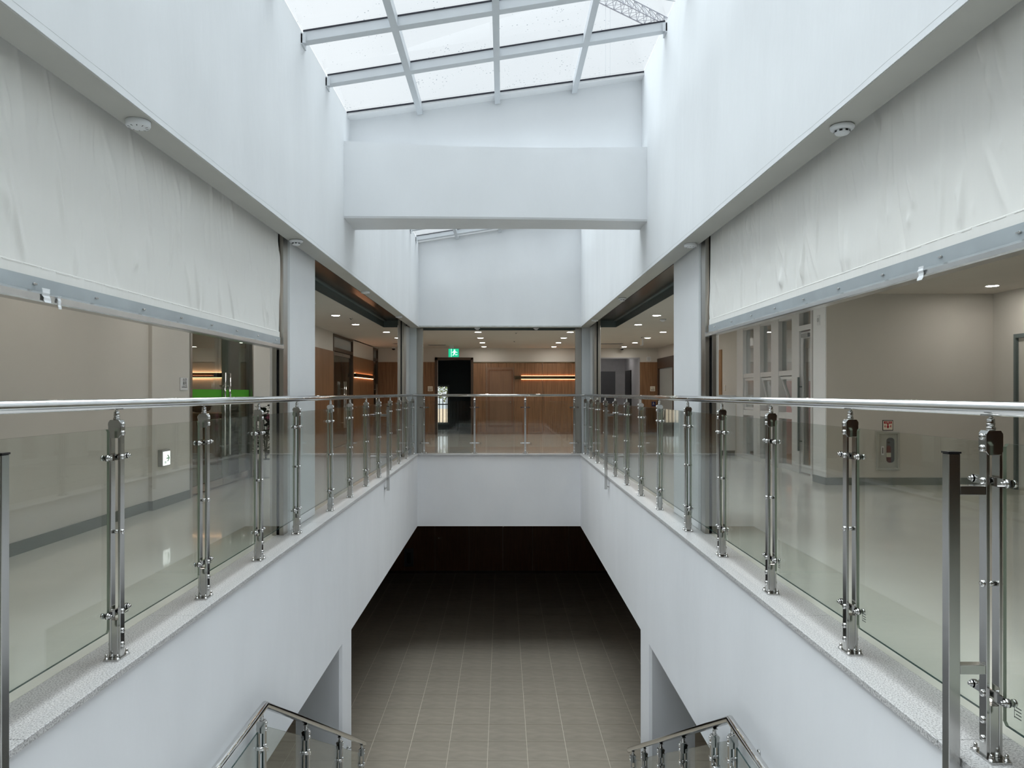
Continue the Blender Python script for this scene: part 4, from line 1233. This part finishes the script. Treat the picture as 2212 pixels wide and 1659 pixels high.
# extinguisher cabinet, extinguisher and sign
cy = 10.1
r = thing('extinguisher_cabinet', 'grey steel cabinet with a rounded window set in the beige wall', 'cabinet', (5.25, cy, .2))
q = MB(); w = .03
q.box(5.09, 5.40, cy - .03, cy, .206, .206 + w); q.box(5.09, 5.40, cy - .03, cy, .73 - w, .73); q.box(5.09, 5.09 + w, cy - .03, cy, .206 + w, .73 - w); q.box(5.40 - w, 5.40, cy - .03, cy, .206 + w, .73 - w)
q.build('frame', 'cabinet_grey', r, bevel=.003)
# door with rounded opening
wx0, wx1, wz0, wz1, cr_ = 5.225, 5.338, .305, .645, .045
outer = [(5.121, .237), (5.369, .237), (5.369, .699), (5.121, .699)]
inner = []
for (ccx, ccz, a0) in ((wx1 - cr_, wz0 + cr_, -PI/2), (wx1 - cr_, wz1 - cr_, 0), (wx0 + cr_, wz1 - cr_, PI/2), (wx0 + cr_, wz0 + cr_, PI)):
    for k in range(5):
        a = a0 + PI/2 * k / 4
        inner.append((ccx + math.cos(a)*cr_, ccz + math.sin(a)*cr_))
q = MB()
for yy in (cy - .012, cy - .002):
    vs = [(a, yy, z) for a, z in outer] + [(a, yy, z) for a, z in inner]
    fs = []
    oc = [1, 2, 3, 0]
    for s_ in range(4):
        base = 4 + s_ * 5
        o_ = oc[s_]
        for k in range(4): fs.append((o_, base + k, base + k + 1))
        nb = 4 + ((s_ + 1) % 4) * 5
        fs.append((o_, base + 4, nb, oc[(s_ + 1) % 4]))
    q.add(vs, fs)
dd = q.build('door', 'cabinet_grey', r)
q = MB(); q.box(5.155, 5.19, cy - .018, cy - .012, .41, .53); q.build('latch', 'white_plastic', dd)
MB().box(5.167, 5.178, cy - .020, cy - .018, .43, .51).build('latch_slot', 'dark_print', dd)
MB().box(wx0 - .005, wx1 + .005, cy - .006, cy - .004, wz0 - .005, wz1 + .005).build('pane', 'clear_glass', dd)
MB().box(5.115, 5.375, cy - .0018, cy - .0008, .235, .70).build('back_panel', 'door_grey', r)
# hole behind: the extinguisher stands in front of the back panel (shallow relief body)
r = thing('fire_extinguisher', 'red fire extinguisher behind the cabinet window', 'extinguisher', (5.262, cy - .001, .30))
q = MB()
def half(prof, m):
    n = 10; vs = []
    for rr, z in prof:
        for k in range(n + 1):
            a = PI * k / n
            vs.append((5.262 - math.cos(a)*rr, cy - .0009 - math.sin(a)*rr*.06, z))
    fs = []
    for i in range(len(prof) - 1):
        for k in range(n):
            a = i*(n+1) + k; fs.append((a, a+1, a+n+2, a+n+1))
    return MB().add(vs, fs, 0, True)
half([(.030, .305), (.034, .315), (.034, .50), (.026, .53), (.012, .545)], 0).build('cylinder', 'red_paint', r)
half([(.0345, .38), (.0345, .44)], 0).build('label_band', 'cream_print', r)
half([(.012, .545), (.012, .565), (.024, .57), (.024, .59), (.008, .60), (.008, .625)], 0).build('valve', 'black_plastic', r)
r = plate('extinguisher_sign', 'red and cream fire extinguisher sign with a black border', 'sign', 'y', cy, 5.176, 5.322, .742, .884, .004, 'black_plastic')
MB().box(5.185, 5.313, cy - .0055, cy - .004, .751, .875).build('face', 'cream_print', r)
q = MB(); Y1 = cy - .0062
def P3(pts): q.add([(a, Y1, z) for a, z in pts], [tuple(range(len(pts)))])
P3([(5.195, .835), (5.303, .835), (5.303, .868), (5.195, .868)])
P3([(5.240, .800), (5.258, .800), (5.258, .835), (5.240, .835)]); P3([(5.227, .800), (5.271, .800), (5.249, .768)])
P3([(5.204, .785), (5.216, .785), (5.216, .815), (5.204, .811)]); P3([(5.282, .785), (5.293, .785), (5.293, .822), (5.280, .810)])
q.build('print', 'red_print', r)
text_mb('소화기', .030, lambda a, b_, c_: (5.249 + a, cy - .0068 - c_, .851 + b_)).build('lettering', 'cream_print', r)
# number plate on the white wall end, speaker on the back wall
r = plate('number_plate', 'small white number plate high on the white wall end', 'sign', '-x', 4.41, 10.29, 10.38, 2.20, 2.34, .008)
text_mb('01', .08, lambda a, b_, c_: (4.4015 - c_, 10.335 - a, 2.27 + b_)).build('lettering', 'grey_plastic', r)
r = plate('wall_speaker', 'small square speaker high on the back wall above the right sign', 'speaker', 'y', BY, 4.35, 4.48, 2.21, 2.34, .02, 'white_plastic')
q = MB()
for k in range(6): q.box(4.37, 4.46, BY - .021, BY - .0202, 2.23 + k*.016, 2.236 + k*.016)
q.build('grille', 'grey_plastic', r)['kind'] = 'stuff'
# hanging sign seen edge-on
r = thing('hanging_sign', 'ceiling hung sign seen edge on at the back right', 'sign', (3.38, 18.0, 2.42))
MB().box(3.362, 3.398, 17.9, 18.15, 2.40, 2.58).build('housing', 'white_plastic', r)
MB().box(3.36, 3.362, 17.92, 18.13, 2.42, 2.56).build('panel', 'cream_print', r); MB().box(3.372, 3.388, 18.0, 18.05, 2.58, CZ).build('hanger', 'grey_plastic', r)
# camera domes, diffusers, sprinklers
for (x, lab) in ((-3.25, 'black dome camera in the far left ceiling corner'), (3.55, 'black dome camera on the ceiling before the lobby opening')):
    r = thing('dome_camera', lab, 'camera', (x, 22.05, CZ), world=False, group='dome cameras')
    MB().lathe((0,0,0), (0,0,-1), [(.06, 0), (.06, .03), (.052, .035)], 20).build('base', 'white_plastic', r)
    MB().lathe((0,0,0), (0,0,-1), [(.05, .035), (.048, .055), (.036, .075), (.014, .084)], 20).build('dome', 'black_plastic', r)
for (x0, x1, y, lab) in ((-3.0, -2.3, 20.3, 'slim slot diffuser in the ceiling at the back left'), (-2.1, -1.6, 20.9, 'slim slot diffuser before the stairwell doorway'), (2.5, 3.3, 20.4, 'slim slot diffuser in the ceiling at the back right')):
    r = thing('air_diffuser', lab, 'diffuser', ((x0+x1)/2, y, CZ))
    MB().box(x0, x1, y - .09, y + .09, CZ - .008, CZ).build('frame', 'grey_plastic', r)
    for k in (-1, 1): MB().box(x0 + .03, x1 - .03, y + k*.035 - .015, y + k*.035 + .015, CZ - .010, CZ - .0085).build('slot', 'black_plastic', r)
for (x, y, lab) in ((.30, 16.7, 'tiny sprinkler on the back hall ceiling, nearer one'), (.30, 19.4, 'tiny sprinkler on the back hall ceiling, farther one'), (-2.75, 13.4, 'tiny sprinkler on the left gallery ceiling'), (6.75, 8.0, 'tiny sprinkler on the ceiling at the right')):
    r = thing('sprinkler', lab, 'sprinkler', (x, y, CZ), world=False, group='ceiling sprinklers')
    MB().lathe((0,0,0), (0,0,-1), [(.03, 0), (.028, .005), (.008, .006), (.008, .02)], 14).build('body', 'steel', r)
    MB().lathe((0,0,0), (0,0,-1), [(.014, .021), (.014, .023)], 12).build('deflector', 'steel', r)
r = thing('heat_detector', 'white detector on the right gallery ceiling between the downlights', 'detector', (2.93, 13.55, CZ), world=False)
MB().lathe((0,0,0), (0,0,-1), [(.06, 0), (.06, .02), (.05, .03)], 20).build('base', 'white_plastic', r); MB().lathe((0,0,0), (0,0,-1), [(.035, .03), (.03, .045), (.01, .05)], 18).build('chamber', 'white_plastic', r)

# --- orchid-like plant in a white pot
pl = thing('potted_plant', 'leafy potted plant with pink flowers in a white pot beside the left wall', 'plant', (-3.52, 11.0, 0))
bx_, by_ = -3.52, 11.0
MB().lathe((bx_, by_, 0), (0,0,1), [(.10, 0), (.115, .02), (.13, .25), (.135, .27), (.12, .27), (.115, .245)], 24).build('pot', 'white_plastic', pl)
MB().lathe((bx_, by_, .235), (0,0,1), [(.118, 0), (.118, .012)], 20).build('soil', 'soil', pl)
rnd = random.Random(9)
q = MB()
for k in range(5):
    a = rnd.uniform(0, 6.28); q.path([(bx_, by_, .24), (bx_ + .03*math.cos(a), by_ + .03*math.sin(a), .6), (bx_ + .08*math.cos(a), by_ + .08*math.sin(a), 1.0)], .008, 6)
q.build('stem', 'leaf', pl)
def leaf(p, d, L, Wd):
    p = Vector(p); d = Vector(d).normalized(); s_ = d.cross(Vector((0,0,1)))
    s_ = s_.normalized() if s_.length > .01 else Vector((1,0,0)); nrm = s_.cross(d)
    vs = []
    for t, w in ((0, .02), (.25, .8), (.5, 1), (.78, .7), (1, .02)):
        c = p + d*(L*t) - Vector((0,0,1))*(.35*L*t*t)
        vs += [c - s_*(Wd*w), c - nrm*(Wd*.25*w), c + s_*(Wd*w)]
    fs = []
    for i in range(4):
        for j in range(2): a = i*3 + j; fs.append((a, a+1, a+4, a+3))
    return vs, fs
for k in range(150):
    z = .30 + .76 * rnd.random(); a = rnd.uniform(0, 6.28); r0 = .02 + .09 * rnd.random()
    v, f = leaf((bx_ + math.cos(a)*r0, by_ + math.sin(a)*r0, z), (math.cos(a), math.sin(a), rnd.uniform(.1, 1.2)), rnd.uniform(.11, .18), rnd.uniform(.032, .05))
    q = MB(); q.add(v, f, 0, True); q.build('leaf', 'leaf', pl)
for k in range(10):
    a = rnd.uniform(0, 6.28); c = Vector((bx_ + .12 + .06*math.cos(a), by_ - .08 + .08*math.sin(a), rnd.uniform(.76, .98)))
    q = MB()
    for m_ in range(5):
        t = 2*PI*m_/5
        v, f = leaf(c, (math.cos(t), -.5, math.sin(t)), .06, .022); q.add(v, f, 0, True)
    q.build('flower', 'petal', pl)
rb = MB(); rb.path([(bx_ + .16, by_ - .05, .55), (bx_ + .19, by_ - .06, .40), (bx_ + .18, by_ - .06, .12)], .012, 6); rb.build('ribbon', 'pink_cloth', pl)

# --- counter and things inside the left room
r = thing('reception_counter', 'brown wood counter seen through the left glass door', 'counter', (-5.1, 13.2, 0))
MB().box(-6.6, -4.45, 12.9, 13.5, 0, .86).build('body', 'wood_low', r); MB().box(-6.65, -4.42, 12.85, 13.55, .86, .90).build('top', 'wood_plain', r)
for k, (x, s_) in enumerate(((-5.4, 1.0), (-4.72, .8))):
    q = MB(); n = 20; m_ = 10; vs = []
    for j in range(m_ + 1):
        th = PI * j / m_
        for i in range(n):
            ph = 2 * PI * i / n
            w = 1 + .12 * math.sin(3 * ph + j)
            vs.append((x + .24*s_*math.sin(th)*math.cos(ph)*w, 13.2 + .14*s_*math.sin(th)*math.sin(ph), .9 + .15*s_*(1 - math.cos(th))))
    fs = [(j*n + i, j*n + (i+1) % n, (j+1)*n + (i+1) % n, (j+1)*n + i) for j in range(m_) for i in range(n)]
    q.add(vs, fs, 0, True)
    r = thing('cloth_bag', ('large', 'small')[k] + ' dark brown cloth bag on the counter behind the left glass door', 'bag', (x, 13.2, .9))
    q.build('body', 'cloth_dark', r)
    h = MB(); h.path([(x - .08, 13.2, .9 + .28*s_), (x - .05, 13.2, .9 + .36*s_), (x + .05, 13.2, .9 + .36*s_), (x + .08, 13.2, .9 + .28*s_)], .01, 8); h.build('handle', 'cloth_dark', r)
# --- white desk and slatted panel at the right wall
r = thing('service_desk', 'white boxy service desk against the right wall before the glazed partition', 'desk', (4.45, 15.4, 0))
MB().box(4.12, WR, 14.95, 16.3, .09, 1.18).build('body', 'white_paint', r, bevel=.004); MB().box(4.10, WR, 14.93, 16.32, 1.18, 1.21).build('top', 'white_plastic', r)
MB().box(4.16, WR, 15.0, 16.3, 0, .09).build('plinth', 'baseboard_grey', r); MB().box(3.95, 4.12, 15.2, 16.2, .80, .84).build('shelf', 'white_paint', r)
MB().box(3.98, 4.12, 15.25, 16.15, .09, .80).build('shelf_front', 'white_paint', r)
sp = thing('wall_slats', 'warm oak vertical slats on the right wall behind the desk', 'panelling', (WR, 16.4, 0), kind='structure')
for k in range(16):
    MB().box(WR - .03, WR, 15.86 + k*.06, 15.86 + k*.06 + .045, .0, 2.18).build('slat', 'wood_slat', sp)
r = plate('light_switch', 'small beige switch plate on the white wall beside the oak slats', 'switch', '-x', WR, 15.60, 15.68, 1.30, 1.42, .01, 'cream_print')
MB().box(WR - .013, WR - .010, 15.615, 15.665, 1.33, 1.39).build('rocker', 'white_plastic', r)
r = thing('fill_panel_light', 'added flat ceiling light panel brightening the room behind the glazed partition', 'light', (6.3, 13.5, CZ))  # added fill light, makes the room behind the partition brighter
MB().box(5.68, 6.92, 13.33, 13.67, CZ - .012, CZ).build('frame', 'white_plastic', r); MB().box(5.71, 6.89, 13.36, 13.64, CZ - .015, CZ - .0125).build('diffuser', 'fill_panel_glow', r)
# things in the side room
r = thing('storage_shelf', 'grey shelf unit inside the room behind the glazed partition', 'shelf', (7.9, 13.5, 0))
for yy in (12.6, 14.4): MB().box(7.7, 8.1, yy - .02, yy + .02, 0, 1.7).build('side', 'grey_plastic', r)
for zz in (.1, .6, 1.1, 1.68): MB().box(7.7, 8.1, 12.62, 14.38, zz, zz + .03).build('shelf_board', 'grey_plastic', r)
r = thing('pink_screen', 'pale pink folding screen inside the room behind the glazed partition', 'screen', (6.6, 15.3, 0))
for k in range(3):
    MB().hexa([(5.7 + k*.6, 15.2 + (k % 2)*.2, 0), (6.28 + k*.6, 15.4 - (k % 2)*.2, 0), (6.28 + k*.6, 15.43 - (k % 2)*.2, 0), (5.7 + k*.6, 15.23 + (k % 2)*.2, 0), (5.7 + k*.6, 15.2 + (k % 2)*.2, 1.5), (6.28 + k*.6, 15.4 - (k % 2)*.2, 1.5), (6.28 + k*.6, 15.43 - (k % 2)*.2, 1.5), (5.7 + k*.6, 15.23 + (k % 2)*.2, 1.5)]).build('leaf', 'pink_cloth', r)

# --- lower hall extinguisher cabinet
r = thing('extinguisher_cabinet', 'dark extinguisher cabinet on the lower wood wall, far left', 'cabinet', (-2.85, BY, -4.0))
MB().box(-2.97, -2.70, BY - .02, BY, -4.0, -3.45).build('box', 'door_grey', r); MB().box(-2.90, -2.78, BY - .024, BY - .02, -3.9, -3.58).build('window', 'black_plastic', r)

# --- outside: terrace, shrubs and crane
b = MB(); b.box(-12, 12, 26, 60, -4.5, -.05); tag(b.build('ground', 'dry_ground'), 'dry ground outside the stairwell window', 'ground', kind='structure')
rnd = random.Random(4)
for k, (x, y, rr, h) in enumerate(((-3.0, 29.5, 1.0, 2.3), (-1.6, 33.5, 1.1, 2.9), (-5.0, 34.0, 1.1, 2.6))):
    r = thing('shrub', ('rounded pale green shrub outside the stairwell window', 'taller olive shrub behind the first one outside the window', 'leftmost olive shrub outside the stairwell window')[k], 'shrub', (x, y, -.05), group='shrubs outside')
    q = MB()
    for m_ in range(5):
        a = rnd.uniform(0, 6.28); q.path([(x, y, -.05), (x + .2*math.cos(a), y + .2*math.sin(a), h*.4), (x + .5*math.cos(a), y + .5*math.sin(a), h*.75)], .025, 6)
    q.build('stems', 'soil', r)['kind'] = 'stuff'
    q = MB()
    for m_ in range(650):
        a = rnd.uniform(0, 6.28); el = math.asin(rnd.uniform(-.7, 1)); rd = rr * rnd.uniform(.55, 1)
        p = (x + rd*math.cos(a)*math.cos(el), y + rd*math.sin(a)*math.cos(el), h*.62 + rd*.8*math.sin(el))
        v, f = leaf(p, (rnd.uniform(-1, 1), rnd.uniform(-1, 1), rnd.uniform(-.4, 1)), rnd.uniform(.10, .2), .04); q.add(v, f)
    o = q.build('foliage', 'shrub_leaf', r); o['kind'] = 'stuff'
r = thing('tower_crane', 'pale lattice crane jib seen through the skylight at the top right', 'crane', (20.5, 60.8, -4))
A = Vector((7.5, 50.0, 27.1)); D = Vector((3.96, 3.3, 0)).normalized(); Nn = Vector((D.y, -D.x, 0))
q = MB(); wj, hj = .95, .95
for t0 in range(-8, 22):
    p0, p1 = A + D*(t0*.8), A + D*((t0+1)*.8)
    up = Vector((0, 0, hj))
    for (a, c, rr) in ((p0, p1, .045), (p0 + Nn*wj, p1 + Nn*wj, .04), (p0 + Nn*wj*.5 + up, p1 + Nn*wj*.5 + up, .04), (p0, p0 + Nn*wj, .02), (p0, p0 + Nn*wj*.5 + up, .022), (p0 + Nn*wj, p0 + Nn*wj*.5 + up, .022),
                       (p0 + Nn*wj*.5 + up, p1, .022), (p0 + Nn*wj*.5 + up, p1 + Nn*wj, .022), (p0, p1 + Nn*wj, .018)):
        q.tube(a, c, rr, 5, cap=False)
q.build('jib', 'crane_paint', r)['kind'] = 'stuff'
q = MB(); E = A + D*16.5 + Nn*wj*.5
for k in range(44):
    z0, z1 = -4 + k*.8, -4 + (k+1)*.8
    cs = [(E.x - .6, E.y - .6), (E.x + .6, E.y - .6), (E.x + .6, E.y + .6), (E.x - .6, E.y + .6)]
    for i in range(4):
        q.tube((*cs[i], z0), (*cs[i], z1), .05, 5, cap=False); q.tube((*cs[i], z0), (*cs[(i+1) % 4], z1), .025, 5, cap=False)
q.build('mast', 'crane_paint', r)['kind'] = 'stuff'
q = MB(); q.tube(A + Vector((2.2, 2.0, 2.0)), E + Vector((0, 0, 5)), .03, 6); q.build('pendant_cable', 'cable', r)
q = MB()
for o_ in (0, .35): q.tube((6.87 + o_, 49.5 + o_*.8, 27.1), (6.87 + o_, 49.5 + o_*.8, 4), .008, 6)
q.build('hoist_rope', 'cable', r)['kind'] = 'stuff'
